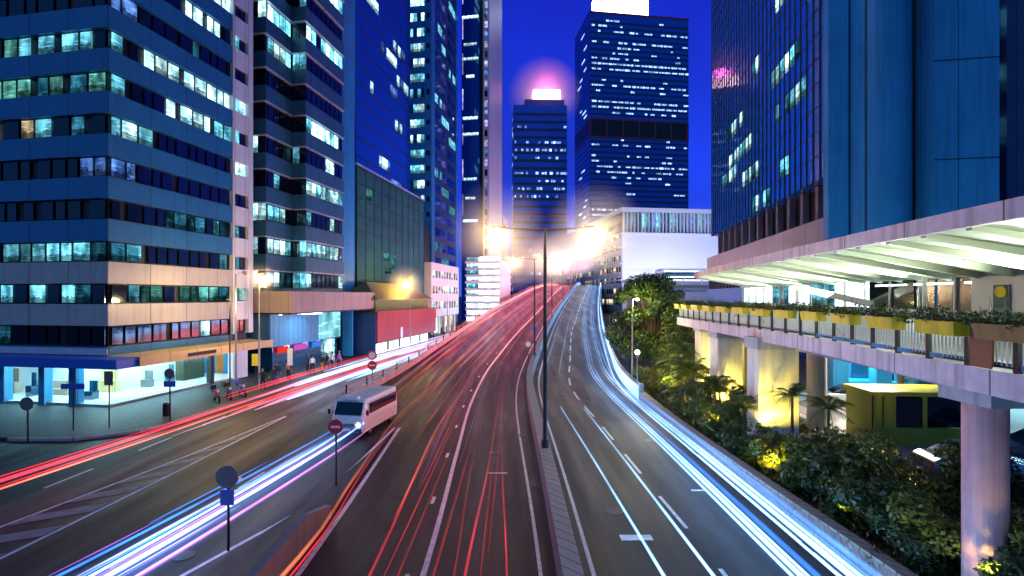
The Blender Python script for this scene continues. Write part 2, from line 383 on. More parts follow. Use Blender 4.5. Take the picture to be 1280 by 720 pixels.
# pavement on the left with kerb (plan polygon in the street grid)
KERB = [(-60,21.2),(-30.5,21.2),(-27.2,21.8),(-25.2,23.6),(-24.6,26),(-26.2,51.3),(-27.9,90.6),(-29,112),(-30,160),(-60,160)]
pv = [W2(*p) for p in KERB]
b = MB(); b.prism(pv, -.05, .13); tag(b.build('left_pavement', pave), kind='structure')
b = MB()
for i in range(1, 8):
    (x0, y0), (x1, y1) = pv[i], pv[i+1]; d = Vector((x1-x0, y1-y0, 0)).normalized(); q = Vector((d.y, -d.x, 0))*.16
    b.add([(x0+q.x*0-.0, y0, -.02), (x1, y1, -.02), (x1+q.x, y1+q.y, -.02), (x0+q.x, y0+q.y, -.02), (x0, y0, .15), (x1, y1, .15), (x1+q.x, y1+q.y, .15), (x0+q.x, y0+q.y, .15)], [(0,1,5,4),(1,2,6,5),(2,3,7,6),(3,0,4,7),(4,5,6,7)])
tag(b.build('kerb', kerbm), kind='structure')
# verge and forecourt on the right
b = MB(); b.prism([(9.9,4),(17.,4),(17.5,20),(18.,34),(19,60),(34,60),(42,95),(24,95),(16.5,70),(12.2,52),(9.9,40),(9.4,34)], -.02, .12); tag(b.build('planting_bed', soil), kind='structure')
forecourt = mat('forecourt_concrete', (.34,.31,.30), .6, var=.25, scale=.8, joint=3.)
b = MB(); b.prism([(17.5,4),(60,4),(60,60),(19.2,60),(18.2,34),(17.7,20)], -.01, .025); tag(b.build('forecourt', forecourt), kind='structure')
# island tip between slip road and flyover
b = MB(); b.prism([(-6.55,27.2),(-7.25,18.2),(-8.3,14),(-10,10),(-10,2),(-6.35,2),(-6.35,18)], -.02, .11); tag(b.build('traffic_island', asphalt), kind='structure')

# ------------------------------------------------------------------ median barrier, parapets and brick wall
def wallrun(fx, y0, y1, w, h, name, m, label, cat, step=2., zf=Z, top=None, topm=None, foot=0.):
    ys = frange(y0, y1, step); b = MB()
    pl = [(fx(y)-w/2-foot, y) for y in ys]; n = len(ys)
    prof = [(-w/2-foot, -.1), (-w/2, .28), (-w/2, h), (w/2, h), (w/2, .28), (w/2+foot, -.1)]
    vs = [(fx(y)+a, y, zf(y)+c) for y in ys for a, c in prof]; k = len(prof)
    fs = [(i*k+j, i*k+j+1, (i+1)*k+j+1, (i+1)*k+j) for i in range(n-1) for j in range(k-1)]
    fs += [tuple(range(k-1, -1, -1)), tuple((n-1)*k+j for j in range(k))]
    b.add(vs, fs); o = b.build(name, m); tag(o, label, cat)
    return o
mb_ = wallrun(lambda y: C(y)-.03, 3, 200, .34, .86, 'median_barrier', concrete, 'long concrete barrier dividing the red and white carriageways', 'barrier', foot=.12)
cp = MB()
ys = frange(3, 200, 2.)
cp.add([(C(y)-.03+a, y, Z(y)+c) for y in ys for a, c in ((-.25,.862),(-.25,.93),(.25,.93),(.25,.862))],
       [(i*4+j, i*4+(j+1) % 4, (i+1)*4+(j+1) % 4, (i+1)*4+j) for i in range(len(ys)-1) for j in range(4)]+[(3,2,1,0)])
cp.build('coping', mat('coping_tiles', (.30,.30,.31), .6, var=.35, scale=9, joint=.5), mb_)
# parapet on the flyover's right edge
pp = wallrun(lambda y: RE(y)+.15, 36, 200, .2, 1.0, 'parapet', white_wall, 'white parapet along the outer edge of the rising road', 'parapet')
e = MB(); e.box(RE(36)-.02, RE(36)+.34, 35.7, 36.0, 0, 1.25); e.build('end_post', pale_concrete, pp)
e = MB(); e.tube([(RE(y)+.15, y, Z(y)+1.22) for y in frange(36, 200, 4)], .04, 6); e.build('handrail', grey_metal, pp)
# barrier between the left street and the ramp
lb = wallrun(lambda y: LE(y)-.32, 36, 200, .18, .55, 'ramp_kerb_wall', pale_concrete, 'low concrete kerb wall between the left street and the ramp', 'wall')
rl = MB()
for h in (.8, 1.05): rl.tube([(LE(y)-.32, y, Z(y)+h) for y in frange(36, 200, 4)], .035, 6)
rl.build('guard_rail', yellow_paint, lb)
for y in frange(36, 96, 3):
    q = MB(); q.box(LE(y)-.37, LE(y)-.27, y-.05, y+.05, Z(y)+.55, Z(y)+1.12); q.build('rail_post', dark_metal, lb)
# short parapet by the island
wi = wallrun(lambda y: LE1(y)-.25, 3, 17, .22, 1.0, 'end_wall', concrete, 'grey concrete wall beside the bottom of the red carriageway', 'wall', zf=lambda y: 0. if y < 15 else -.28*(y-15))
# brick retaining wall
BW = interp([(3,9.95),(13,9.7),(19,9.4),(29,9.15),(36,9.3)])
brickw = wallrun(lambda y: BW(y)+.1, 3, 36, .3, .62, 'brick_wall', brickm, 'low brown brick wall below the shrubs along the right lanes', 'wall')
q = MB(); ys = frange(3, 36, 1.2)
q.add([(BW(y)+.1+a, y, c) for y in ys for a, c in ((-.2,.622),(-.2,.70),(.2,.70),(.2,.622))], [(i*4+j, i*4+(j+1) % 4, (i+1)*4+(j+1) % 4, (i+1)*4+j) for i in range(len(ys)-1) for j in range(4)])
q.build('coping', mat('wall_coping', (.30,.24,.19), .7, var=.35, scale=6, joint=.4, bump=.5), brickw)
q = MB()
for y in frange(3.2, 35.5, .24):
    for k in range(3):
        yy = y+(k % 2)*.12; x = BW(yy)-.052
        q.box(x-.014, x, yy, yy+.215, .06+.185*k, .22+.185*k)
q.build('brick_courses', mat('brick_face', (.26,.17,.12), .8, var=.5, scale=5, bump=.4), brickw)

# ------------------------------------------------------------------ buildings
class Bld:
    def __init__(s, name, label, cat, u0, v0, rz=None, world=None, group=None):
        s.u0, s.v0 = u0, v0
        if world: x, y = world
        else: x, y = W2(u0, v0)
        s.rz = -TH if rz is None else rz
        s.root = empty(name, (x, y, 0), s.rz, label, cat, group); s.M = Matrix.Translation((x, y, 0)) @ Matrix.Rotation(s.rz, 4, 'Z')
        s.w = []
    def box(s, name, m, u0, u1, v0, v1, z0, z1):
        b = MB(); b.box(u0-s.u0, u1-s.u0, v0-s.v0, v1-s.v0, z0, z1); return b.build(name, m, s.root)
    def mesh(s): return MB()
    def win(s, axis, plane, c, z, w, h, m, out=1):     # axis 'x': pane in a plane x=const; 'y': pane in a plane y=const
        s.w.append((axis, plane, c, z, w, h, m, out))
    def done(s, limit=100, t=.05, name='window'):
        cache = {}; items = []
        for a, p, c, z, w, h, m, out in s.w:
            loc = Vector((p-s.u0, c-s.v0, z)) if a == 'x' else Vector((c-s.u0, p-s.v0, z))
            wp = s.M @ loc; Y = max(1, wp.y); px = abs(wp.x/Y); pz = abs((wp.z-7.6)/Y)
            vis = 1. if (px < 1.05 and pz < .61) else .0001
            nrm = s.M.to_3x3() @ (Vector((out, 0, 0)) if a == 'x' else Vector((0, -1, 0)))
            d = Vector((0, 0, 7.6))-wp; face = max(.001, nrm.dot(d.normalized()))
            items.append((w*h*face*vis/d.length_squared, loc, a, w, h, m, out))
        items.sort(key=lambda i: -i[0])
        for k, (_, loc, a, w, h, m, out) in enumerate(items[:limit]):
            key = (a, round(w, 2), round(h, 2), m.name)
            if key not in cache:
                b = MB()
                if a == 'x': b.box(-t/2, t/2, -w/2, w/2, -h/2, h/2)
                else: b.box(-w/2, w/2, -t/2, t/2, -h/2, h/2)
                o = b.build(name, m, s.root); cache[key] = o.data
            else:
                o = bpy.data.objects.new(name, cache[key]); col.objects.link(o); o.parent = s.root
            o.location = loc
        rest = items[limit:]
        if rest:
            b = MB()
            for _, loc, a, w, h, m, out in rest:
                x, y, z = loc
                if a == 'x': b.box(x-t/2, x+t/2, y-w/2, y+w/2, z-h/2, z+h/2, m)
                else: b.box(x-w/2, x+w/2, y-t/2, y+t/2, z-h/2, z+h/2, m)
            tag(b.build(name, None, s.root), kind='stuff')

# --- A: banded office block at the left
A = Bld('office_building', 'near left office block with dark ribbon windows over a lit showroom', 'office building', -32.16, 27.9)
AU = -32.16
lamplit_panel = mat('cladding_lamplit_tan', (.50,.46,.42), .4, var=.14, scale=.9, joint=3.2, streak=.3)  # street lamp warmth on the lower bands is put into this tan
A.box('core', black, -62, AU-.35, 28.25, 41.5, 3.3, 42)
A.box('rear_wall', a_panel, -62, AU-.6, 41.5, 41.85, .1, 42)
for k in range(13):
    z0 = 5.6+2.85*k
    A.box('spandrel', a_panel if k > 1 else lamplit_panel, -62, AU, 27.9, 39.3, z0, z0+1.45)
A.box('spandrel', a_panel, -62, AU, 27.9, 39.3, 3.62, 4.18)
A.box('end_pier', a_white, AU-.3, AU+.12, 41.25, 41.86, 4.2, 42); A.box('end_pier', a_white, AU-.3, AU+.1, 39.3, 39.55, 4.2, 42)
for k in range(13): A.box('end_spandrel', a_white, AU-.3, AU+.06, 39.55, 41.25, 5.45+2.85*k, 7.15+2.85*k)
litA = {0: [(35.3,36.9,'w')], 1: [(27.9,30.4,'c'),(30.4,38,'t'),(38,39.3,'c')], 2: [(27.9,30.8,'c'),(38,39.3,'c')], 3: [(31.9,35.8,'c'),(36.8,39.3,'c')],
        4: [(27.9,29.8,'b')], 5: [(27.9,31.2,'c')], 6: [(27.9,30.6,'c'),(31.9,34.0,'w'),(35,39.2,'c')], 7: [(28,29,'c'),(30.2,35,'w'),(35.2,39.2,'w')],
        8: [(27.9,29.4,'b'),(35,37,'d')], 9: [(33,38.6,'w')], 10: [(36.8,39.2,'w')], 11: [], 12: []}
K = {'c': lit_cyan, 'w': lit_white, 'd': lit_dim, 't': lit_teal, 'b': lit_blue}
rnd = random.Random(3)
for k in range(13):
    z = 4.2+.7+2.85*k; v = 28.35
    while v < 39.1:
        w = rnd.choice((.62, .8, .95, .95, 1.1)); m = dglass
        for a, b_, q in litA[k]:
            if a <= v < b_ and rnd.random() < .88: m = K[q]
        if m is lit_cyan and rnd.random() < .3: m = lit_white if k > 4 else lit_dim
        A.win('x', AU-.22, v+w/2, z, w-.06, 1.2, m); v += w+.16+(.35 if rnd.random() < .18 else 0)
    for j in (0, 1): A.win('x', AU-.2, 40.02+.82*j, z+.02, .7, 1.1, (lit_cyan if k in (1, 2, 3, 6, 7, 9) and j == 0 else lit_white if k in (1, 5, 7) else dglass))
    u = -32.6
    while u > -52:
        w = rnd.choice((.8, 1.0, 1.05, 1.3)); m = dglass
        if k in (7, 6, 5): m = rnd.choice((lit_teal, lit_cyan, lit_teal, lit_dim, dglass))
        if k == 7 and rnd.random() < .4: m = dglass
        if k == 5 and rnd.random() < .3: m = lit_warm
        if k in (2, 1): m = rnd.choice((lit_cyan, lit_dim, lit_cyan, dglass))
        if k == 0: m = rnd.choice((lit_dim, dglass, dglass))
        if k == 4 and u > -33.8: m = lit_blue
        if k == 10: m = rnd.choice((lit_dim, dglass, dglass))
        A.win('y', 28.12, u-w/2, z, w-.06, 1.2, m); u -= w+.2+(.45 if rnd.random() < .2 else 0)
A.done()
# canopy over the pavement
b = MB(); b.prism([(0.02, 0), (2.7, -.2), (2.7, 13.2), (.02, 13.6)], lambda x, y: 3.22 if x > 1 else 3.35, lambda x, y: 3.42 if x > 1 else 3.62); b.build('canopy', tan, A.root)
b = MB(); b.box(2.71, 2.83, -.3, 13.1, 3.0, 3.62); b.build('canopy_fascia', tan, A.root)
b = MB(); b.box(2.835, 2.87, 3.5, 6.2, 3.2, 3.45); b.build('fascia_sign', black, A.root)
b = MB(); b.box(-30, 2.6, -1.7, -.02, 3.0, 3.6); b.build('canopy', blue_fascia, A.root)
b = MB(); b.box(-30, 0, -.06, .25, 3.66, 4.1); b.build('pale_band', mat('pale_band_paint', (.6,.55,.6), .5), A.root)  # plain pale band above the canopy
# ground floor showroom: real rooms behind glass
A.box('shop_floor', pale_concrete, -56, AU-.1, 28.1, 41.4, .1, .3)
A.box('shop_back_wall', white_wall, -56, AU-5.2, 32.6, 33., .3, 3.2); A.box('shop_back_wall', white_wall, AU-5.4, AU-5.2, 33., 41.4, .3, 3.2)
b = MB(); b.box(-24, -.4, .3, 13.3, 3.18, 3.26); b.build('shop_ceiling', white_wall, A.root)
cl = emis('shop_ceiling_light', (.62,.95,1.), 28)
for (x0, x1, y0, y1) in ((-4.6,-.9,.9,1.6),(-4.6,-.9,3.3,4.),(-4.6,-.9,5.8,6.5),(-4.6,-.9,8.2,8.9),(-4.6,-1.2,11.2,11.7),(-9.5,-6,1.2,1.9),(-9.5,-6,3.2,3.8),(-16,-13,1.4,2.)):
    b = MB(); b.box(x0, x1, y0, y1, 3.12, 3.17); b.build('ceiling_light', cl, A.root)
for v0, v1 in ((.35,2.4),(2.5,4.6),(4.7,6.8),(6.9,8.9)):
    b = MB(); b.box(-.14, -.1, v0, v1, .3, 3.15); b.build('shop_window', cl_glass, A.root)
for u0, u1 in ((-2.6,-.3),(-5.,-3.2),(-8.4,-5.9),(-12.5,-9.5),(-17,-13.5)):
    b = MB(); b.box(u0, u1, .16, .2, .3, 3.1); b.build('shop_window', cl_glass, A.root)
for u0, u1 in ((-3.2,-2.6),(-5.7,-5.2),(-9.3,-8.6),(-13.4,-12.6)):
    b = MB(); b.box(u0, u1, .05, .6, .1, 3.15); b.build('pillar', blue_panel, A.root)
b = MB(); b.box(-.45, 0, 8.95, 9.3, .1, 3.2); b.build('pillar', black, A.root)
b = MB(); b.box(-.6, -.02, 11.6, 13.4, .1, 3.2); b.build('pillar', white_wall, A.root)
b = MB(); b.box(-3.8, -3., 9.3, 11.6, .3, 2.1); b.build('shop_display', mat('dark_display', (.05,.06,.03), .6, var=.5, scale=3), A.root)
b = MB(); b.box(-.12, -.06, 9.6, 10.4, 1.0, 2.5); b.build('poster', mat('yellow_poster', (.7,.55,.05), .5), A.root)
for (x, y, w, h, m) in ((-3.2,1.6,.7,1.3,tglass),(-4.8,4.2,1.5,1.9,tan),(-3.6,6.4,.8,1.3,grey_metal),(-7.2,2.6,1.6,1.0,tan2),(-8.6,1.8,.5,1.7,tglass),(-3.,7.9,.5,1.6,tglass),(-11.5,2.6,1.,1.8,tan2)):
    b = MB(); b.box(x-w/2, x+w/2, y-.25, y+.25, .3, .3+h*.45); b.box(x-w/2+.05, x+w/2-.05, y+.1, y+.2, .3+h*.45, .3+h); b.build('display_stand', m, A.root)

# --- B: stepped granite block
B = Bld('office_building', 'stepped grey block with bright windows above a brown canopy', 'office building', AU, 43.8)
B.box('core', black, -60, AU-.3, 44.1, 61.9, .1, 50); B.box('core', black, -60, -30.87, 48.36, 55.9, 6.2, 50)
BZ = [8.4+3.33*k for k in range(13)]
for k in range(13):
    z0 = BZ[k]+1.8; z1 = z0+1.53
    B.box('spandrel', b_panel, -60, AU, 43.8, 48.02, z0, z1); B.box('spandrel', b_panel, -60, -30.57, 48.06, 56.1, z0, z1)
    b = MB(); b.box(-28, .06, -.06, 4.2, z0-.09, z0-.002); b.box(-28, 1.65, 4.205, 12.36, z0-.09, z0-.002); b.build('trim', b_trim, B.root)
B.box('spandrel', b_panel, -60, -30.57, 43.8, 56.1, 7.2, 8.38)
B.box('stair_core', blue_panel, -38, AU-.02, 58.6, 61.9, .1, 50)
rb = random.Random(11)
pat = {0: .75, 1: .6, 2: .55, 3: .18, 4: .3, 5: .15, 6: .45, 7: .25, 8: .5, 9: .2, 10: .55, 11: .3, 12: .2}
for k in range(13):
    z = BZ[k]+.86; run = 0
    for seg, (p, v0, v1) in enumerate(((AU-.2, 44.4, 47.9), (-30.75, 48.5, 55.8))):
        v = v0; on = rb.random() < pat[k]
        while v < v1-.6:
            if rb.random() < .3: on = rb.random() < pat[k]
            m = rb.choice((lit_white, lit_cyan, lit_white)) if on else dglass
            B.win('x', p, v+.42, z, .76, 1.42, m); v += .95
    for c in (-30.95, -31.75): B.win('y', 48.25, c-.05, z, .7, 1.62, dglass if rb.random() > .3 else lit_cyan)
    for c in (-32.7, -33.6, -34.5): B.win('y', 44.0, c, z, .8, 1.62, dglass if rb.random() > pat[k]*.8 else lit_white)
    if k in (5, 6, 9): B.win('y', 58.5, -33., z, .9, 1.2, lit_white)
B.done()
# canopy slab, blue wall with three wall washers
B.box('canopy', tan2, -36, -28.5, 42.5, 60.1, 6.0, 8.05)
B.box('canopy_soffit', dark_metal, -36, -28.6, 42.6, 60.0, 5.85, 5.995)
B.box('blue_wall', blue_wall, -36, -31.2, 43.2, 43.6, 2.6, 5.84); B.box('blue_wall', blue_wall, -31.6, -31.2, 43.6, 56, 2.6, 5.84)
B.box('lit_slab', lit('cyan_slab', (.35,.9,1.), 1.0, (.05,.5,.8), fine=.3), -31.15, -31.0, 51.5, 56.0, 2.7, 5.8)
B.box('side_wall', blue_panel, -31.4, -30.2, 57.4, 57.7, .13, 5.84)
B.box('shop_glass', tglass, -36, -31.5, 43.9, 56, .13, 2.55)
for i, (u, v, w, m) in enumerate(((-31.3, 45.2, 1.6, emis('red_shop_sign', (1,.04,.03), .8)), (-31.3, 48.2, 2.2, emis('magenta_shop_sign', (.8,.12,.7), .7)), (-31.3, 51.2, 1.6, emis('blue_shop_sign', (.06,.25,.9), .8)), (-31.3,54,2.,lit_white))):
    b = MB(); b.box(u+32.16, u+32.26, v-43.8-w/2, v-43.8+w/2, 1.9 if i < 3 else .4, 2.5); b.build('shop_sign', m, B.root)
for v in (44.3, 47.3, 50.0):
    x, y = W2(-30.9, v)
    light('SPOT', (x, y, 5.75), 260, (.35,.8,1.), .06, target=(x-.75, y+.1, 2.6), spot=75)
    b = MB(); b.box(-30.99+32.16, -30.8+32.16, v-43.8-.08, v-43.8+.08, 5.7, 5.84); b.build('wall_lamp', emis('washer', (.6,.9,1.), 8), B.root)

x, y = W2(-28.9, 47); light('AREA', (x, y, 5.7), 420, (.45,.8,1.), sx=1.2, sy=3., target=(x, y, 0)); B.box('added_canopy_lamp', tube_w, -29.5, -28.9, 45.6, 48.4, 5.74, 5.84)  # lamp added under the canopy to brighten the people
# --- C: blue glass tower behind
Cb = Bld('office_tower', 'dark blue glass slab rising behind the netted building', 'office tower', -44, 85.1)
Cb.box('glass_body', bglass, -66, -44, 85.1, 112, 0, 96)
for z in frange(20, 95, 3.4): Cb.box('floor_line', dark_metal, -66, -43.93, 85.03, 112.05, z, z+.16)
rc = random.Random(5)
for z, a, c_ in ((26.5,87,92),(26.5,93,101),(33.4,95,99),(46.9,91,93.5),(50.2,99,104),(57.1,96,103),(60.5,102,108),(63.8,88,95),(70.7,92,97),(30,101,106),(53.7,104,110),(43.5,103,107)):
    v = a
    while v < c_:
        if rc.random() < .85: Cb.win('x', -43.93, v+.6, z+1.8, 1.15, 2.2, lit_white if rc.random() < .6 else lit_blue)
        v += 1.3
Cb.done()

# --- F: scaffolded building under green netting
Fb = Bld('netted_building', 'low building wrapped in dark green scaffold netting', 'building', AU, 62.4)
Fb.box('netting', netting, -50, AU, 62.4, 88.7, 7.2, 25.4)
Fb.box('top_edge', b_trim, -50.1, AU+.12, 62.3, 88.8, 25.4, 25.62)
b = MB()
for v in frange(0, 26.2, 2.6): b.box(.02, .07, v, v+.05, 7.3, 25.3)
for z in frange(8, 25, 2.2): b.box(.02, .09, 0, 26.2, z, z+.05)
b.build('scaffold', dark_metal, Fb.root)
Fb.box('base', concrete, -50, AU-.4, 62.6, 88.4, .13, 7.2)
for (v, z, w, h) in ((66,22,1.8,1.6),(72,13.6,2.2,1.2),(74.6,13.0,1.4,2.2),(72.6,11.5,2.4,.9),(64,20.8,.5,1)):
    Fb.win('x', AU+.03, v, z, w, h, lit_teal)
Fb.done(name='glowing_opening')

# --- red and blue hoarding with the shed above
Hd = Bld('hoarding', 'red and blue site hoarding standing under the yellow roofed shed', 'hoarding', -27.5, 58.9)
Hd.box('red_boards', redhoard, -27.7, -27.5, 58.9, 81.8, 1.6, 5.6); Hd.box('blue_boards', bluehoard, -31.4, -27.72, 58.7, 58.9, .13, 5.5)
for v in (60.5, 64.5, 68.5, 72.5, 76.5): Hd.box('glow_base_panel', lit_hall, -27.75, -27.6, v-1.6, v+1.4, .3, 1.5)  # added glowing panels stand in for the white street glow below the boards
for v in frange(59, 81.5, 2.5): Hd.box('post', dark_metal, -27.85, -27.72, v, v+.12, .13, 5.6)
Hd.box('notice', signwhite, -27.48, -27.44, 66.2, 67.0, 1.7, 3.2)
Sd = Bld('shed', 'green walled shed with a corrugated yellow lit roof above the red hoarding', 'shed', -33.5, 60)
b = MB(); b.box(0, 5.2, 0, 20, .13, 7.3); b.build('wall', greenwall, Sd.root)
b = MB(); b.add([(5.8,-.8,7.15),(5.8,20.8,7.15),(2.6,18,9.5),(2.6,2.5,9.5),(-.6,-.8,7.15),(-.6,20.8,7.15),(5.8,-.8,7.05),(5.8,20.8,7.05),(-.6,-.8,7.05),(-.6,20.8,7.05)],
                [(0,1,2,3),(4,0,3),(3,2,5,4),(1,5,2),(6,7,1,0),(8,6,0,4),(7,9,5,1),(9,8,4,5),(6,8,9,7)]); b.build('roof', shedroof, Sd.root)

# --- low bright shop building beyond and the tall pale tower
Lr = Bld('shop_building', 'small cream building with arcaded shops past the red hoarding', 'building', -31, 89.5)
Lr.box('wall', cream, -45, -31, 89.5, 108, 3.6, 14); Lr.box('ground_floor', dark_metal, -45, -31.4, 89.8, 107.8, .13, 3.6)
for v in (91, 94.5, 98, 101.5, 105): Lr.box('arcade_pier', cream, -31.4, -31.0, v-.4, v+.4, .13, 3.6)
for z in (5, 8, 11):
    for v in frange(90.8, 106.5, 1.75): Lr.win('x', -30.98, v, z+.8, 1., 1.4, rc.choice((lit_warm, lit_white, dglass, dglass, lit_cyan)))
for v in frange(92.7, 103.2, 3.5): Lr.win('x', -31.38, v, 1.9, 2.4, 3.0, rc.choice((lit_hall, lit_warm)))
Lr.done()
D = Bld('office_tower', 'tall pale blue tower with a stack of bright ribbon windows', 'office tower', -48.7, 118)
D.box('core', dark_metal, -48.5, -41, 118.3, 140, 0, 112)
for k in range(28): D.box('spandrel', blue_panel, -48.7, -42.6, 118, 140, 6.2+3.8*k, 7.8+3.8*k)
D.box('corner_pier', blue_panel, -42.6, -40.7, 117.7, 120.2, 0, 112); D.box('corner_pier', blue_panel, -42.0, -40.6, 139, 140.2, 0, 112)
rd = random.Random(8)
for k in range(28):
    z = 7.8+3.8*k+1.1; on = rd.choice((0, 1, 1)) if k not in (19, 21, 23) else 1
    for c in frange(-48.2, -43.1, 1.02): D.win('y', 118.1, c, z, .92, 2.0, (lit_white if (k in (19, 21, 23) or rd.random() < .4) else lit_cyan) if on and rd.random() < .8 else tglass)
    D.win('y', 117.66, -41.6, z, .8, 1.2, dglass)
    for v in frange(121, 138.5, 1.6): D.win('x', -40.95, v, z, 1.4, 2.1, lit_cyan if (k+int(v/7)) % 5 == 0 and rd.random() < .8 or k > 24 else bglass)
for k in range(28): D.box('side_band', bluehoard, -41.0, -40.85, 120.2, 139, 6.2+3.8*k, 7.7+3.8*k)
D.done()
D2 = Bld('glass_pavilion', 'glowing cyan glass bay at the foot of the pale tower', 'building', -40, 108.5)
D2.box('frame', dark_metal, -44, -40, 108.7, 114, .13, 24); D2.box('lit_glass', lit('cyan_bay', (.45,.95,1.), 1.0, (.05,.45,.7), fine=.3), -43.2, -40.4, 108.5, 108.68, 11.5, 23)
D2.box('lower_front', tan2, -43.8, -40.1, 108.45, 108.65, 4, 10.8); D2.box('sign_strip', lit_hall, -43.5, -40.3, 108.38, 108.44, 4.6, 6.2)
Eb = Bld('office_tower', 'slender tower with a purple lit corner fin beside the open sky', 'office tower', -42.1, 150)
Eb.box('glass_body', bglass, -42.1, -36.4, 150, 172, 0, 122); Eb.box('fin_frame', a_white, -35.1, -33.1, 149.4, 170, 0, 121)
Eb.box('dark_recess', dark_metal, -36.4, -35.1, 150.4, 170, 0, 120)
for i in range(38): Eb.win('y', 149.36, -34.1, 6+3.05*i, .9, 1.9, (lit_fin, dglass, lit_fin, lit_blue)[i % 4])
for z, w in ((101,1),(94.5,1),(86,.8),(81.5,1),(76,.5),(63,.9),(58,1),(44,.8),(38,.6),(31,.9)):
    Eb.win('y', 149.96, -39.3, z, 5.2*w, .9, lit_white)
for i in range(7): Eb.win('y', 149.94, -41.7, 36+11*i, .25, 6.5, lit_fin)
Eb.done()
Sb = Bld('lit_building', 'low white building of glowing stacked floors beside the ramp', 'building', -30.4, 112)
Sb.box('core', white_wall, -30.3, -22.4, 112.3, 126, 0, 16)
for k in range(10):
    Sb.box('floor_slab', white_wall, -30.5, -22.2, 111.7, 126.2, 1.2+1.55*k, 1.75+1.55*k)
    for c in frange(-29.8, -23, .97): Sb.win('y', 112.2, c, 2.25+1.55*k, .92, .9, lit_hall if c > -27 or k < 4 else (lit_cyan if k % 2 else lit_white))
Sb.done()

# --- far towers
def tower(label, X, Y, rz, wx, wy, H, fl, seed, band=None, dens=.55):
    T = Bld('office_tower', label, 'office tower', 0, 0, rz=rz, world=(X, Y))
    T.box('shaft', tower_wall, 0, wx, 0, wy, 0, H)
    rt = random.Random(seed); z = 6.
    while z < H-4:
        if band and band[0]-3 < z < band[1]+1: z += fl; continue
        T.box('floor_band', dglass, -.12, wx+.12, -.12, wy+.12, z, z+fl*.42) if False else None
        on = rt.random() < dens
        x = wx*.02; rowd = rt.choice((.15,.3,.6,.85))
        if on:
            while x < wx*.97:
                w = rt.uniform(.018, .06)*wx
                if rt.random() < rowd: T.win('y', -.1, min(x+w/2, wx-w/2), z+fl*.3, w*.92, fl*rt.choice((.22,.28,.34)), lit_far)
                x += w*rt.uniform(1., 1.35)
        if rt.random() < .5:
            y = rt.uniform(.1, .6)*wy; w = rt.uniform(.1, .25)*wy; T.win('x', -.1, y+w/2, z+fl*.3, w, fl*.35, lit_far, out=-1)
        z += fl
    b = MB(); z = 6.
    while z < H-4: b.box(-.06, wx+.06, -.06, wy+.06, z-fl*.25, z+fl*.1); z += fl
    b.build('floor_lines', mat('floor_line_blue', (.02,.03,.10), .4) if 'floor_line_blue' not in MATS else MATS['floor_line_blue'], T.root)
    return T
Hh = tower('tallest dark blue tower with a white lit rooftop box', 65.7, 420, radians(8), 89, 47, 249, 4.6, 21, band=(143,157), dens=.85)
for z in (142, 157.4): Hh.box('red_band', pink_line, -.3, 89.3, -.3, 47.3, z, z+1.4)
Hh.box('plant_floor', black, -.15, 89.15, -.15, 47.15, 143.5, 157.3)
for x in frange(0, 87, 14.6): Hh.box('mullion', pink_line, x, x+1.2, -.35, -.16, 143.5, 157.3)
Hh.box('parapet', pink_line, -.2, 89.2, -.2, 47.2, 247.5, 249.3)
Hh.box('roof_sign', sign_glow2, 15, 54, 4, 18, 250.5, 266); Hh.box('roof_sign', sign_glow2, 5, 11, 4, 10, 250.5, 262); Hh.box('roof_base', dark_metal, 4, 56, 3.5, 19, 249.3, 250.5)
Hh.done()
G = tower('shorter dark tower with a pink glowing sign on its roof', .8, 250, radians(2), 27, 24, 104, 3.9, 33, band=(42,47), dens=.6)
G.box('upper_floor', tower_wall, 6, 26, 3, 22, 104, 107.4)
G.box('red_band', pink_line, -.2, 27.2, -.2, 24.2, 41, 41.8); G.box('red_band', pink_line, -.2, 27.2, -.2, 24.2, 47.8, 48.6); G.box('parapet', pink_line, 5.8, 26.2, 2.8, 22.2, 107.2, 108)
b = MB(); b.prism([(10.5,6),(24.5,6),(24.5,14),(10.5,14)], 108.4, lambda x, y: 114.4); b.build('roof_sign', sign_glow, G.root); G.box('roof_base', dark_metal, 9, 25.5, 5.5, 15, 107.4, 108.4)
G.done()
light('POINT', (18, 258, 116), 13000, (1.,.10,.55), 3.)
# mist glowing round the pink sign
mm = bpy.data.materials.new('lit_mist'); mm.use_nodes = True; nt = mm.node_tree
for n_ in list(nt.nodes):
    if n_.type != 'OUTPUT_MATERIAL': nt.nodes.remove(n_)
out = nt.nodes[0]; vs = N(nt, 'ShaderNodeVolumeScatter'); vs.inputs['Color'].default_value = (1., .75, .9, 1)
tc = N(nt, 'ShaderNodeTexCoord'); ln = N(nt, 'ShaderNodeVectorMath', operation='LENGTH'); L(nt, tc.outputs['Object'], ln.inputs[0])
mr = N(nt, 'ShaderNodeMapRange'); mr.inputs[1].default_value = 0; mr.inputs[2].default_value = 20; mr.inputs[3].default_value = .11; mr.inputs[4].default_value = 0
L(nt, ln.outputs['Value'], mr.inputs[0]); L(nt, mr.outputs[0], vs.inputs['Density']); L(nt, vs.outputs[0], out.inputs['Volume'])
b = MB(); b.ball((0,0,0), 24, 24); mo = b.build('mist', mm, loc=(17, 262, 113)); tag(mo, kind='stuff')

# distant blocks filling the avenue end
for i, (X, Y, w, d, h, lab) in enumerate(((-30,330,24,30,62,'distant dim block seen between the purple fin tower and the lit ramp'),(-3,380,26,30,40,'distant block just left of the pink signed tower'),(28,300,22,24,38,'distant low block between the two rooftop sign towers'),(14,340,16,22,26,'distant small block behind the crest of the road'))):
    t = tower(lab, X, Y, radians(4*i-6), w, d, h, 3.8, 60+i, dens=.7); t.done(limit=40)

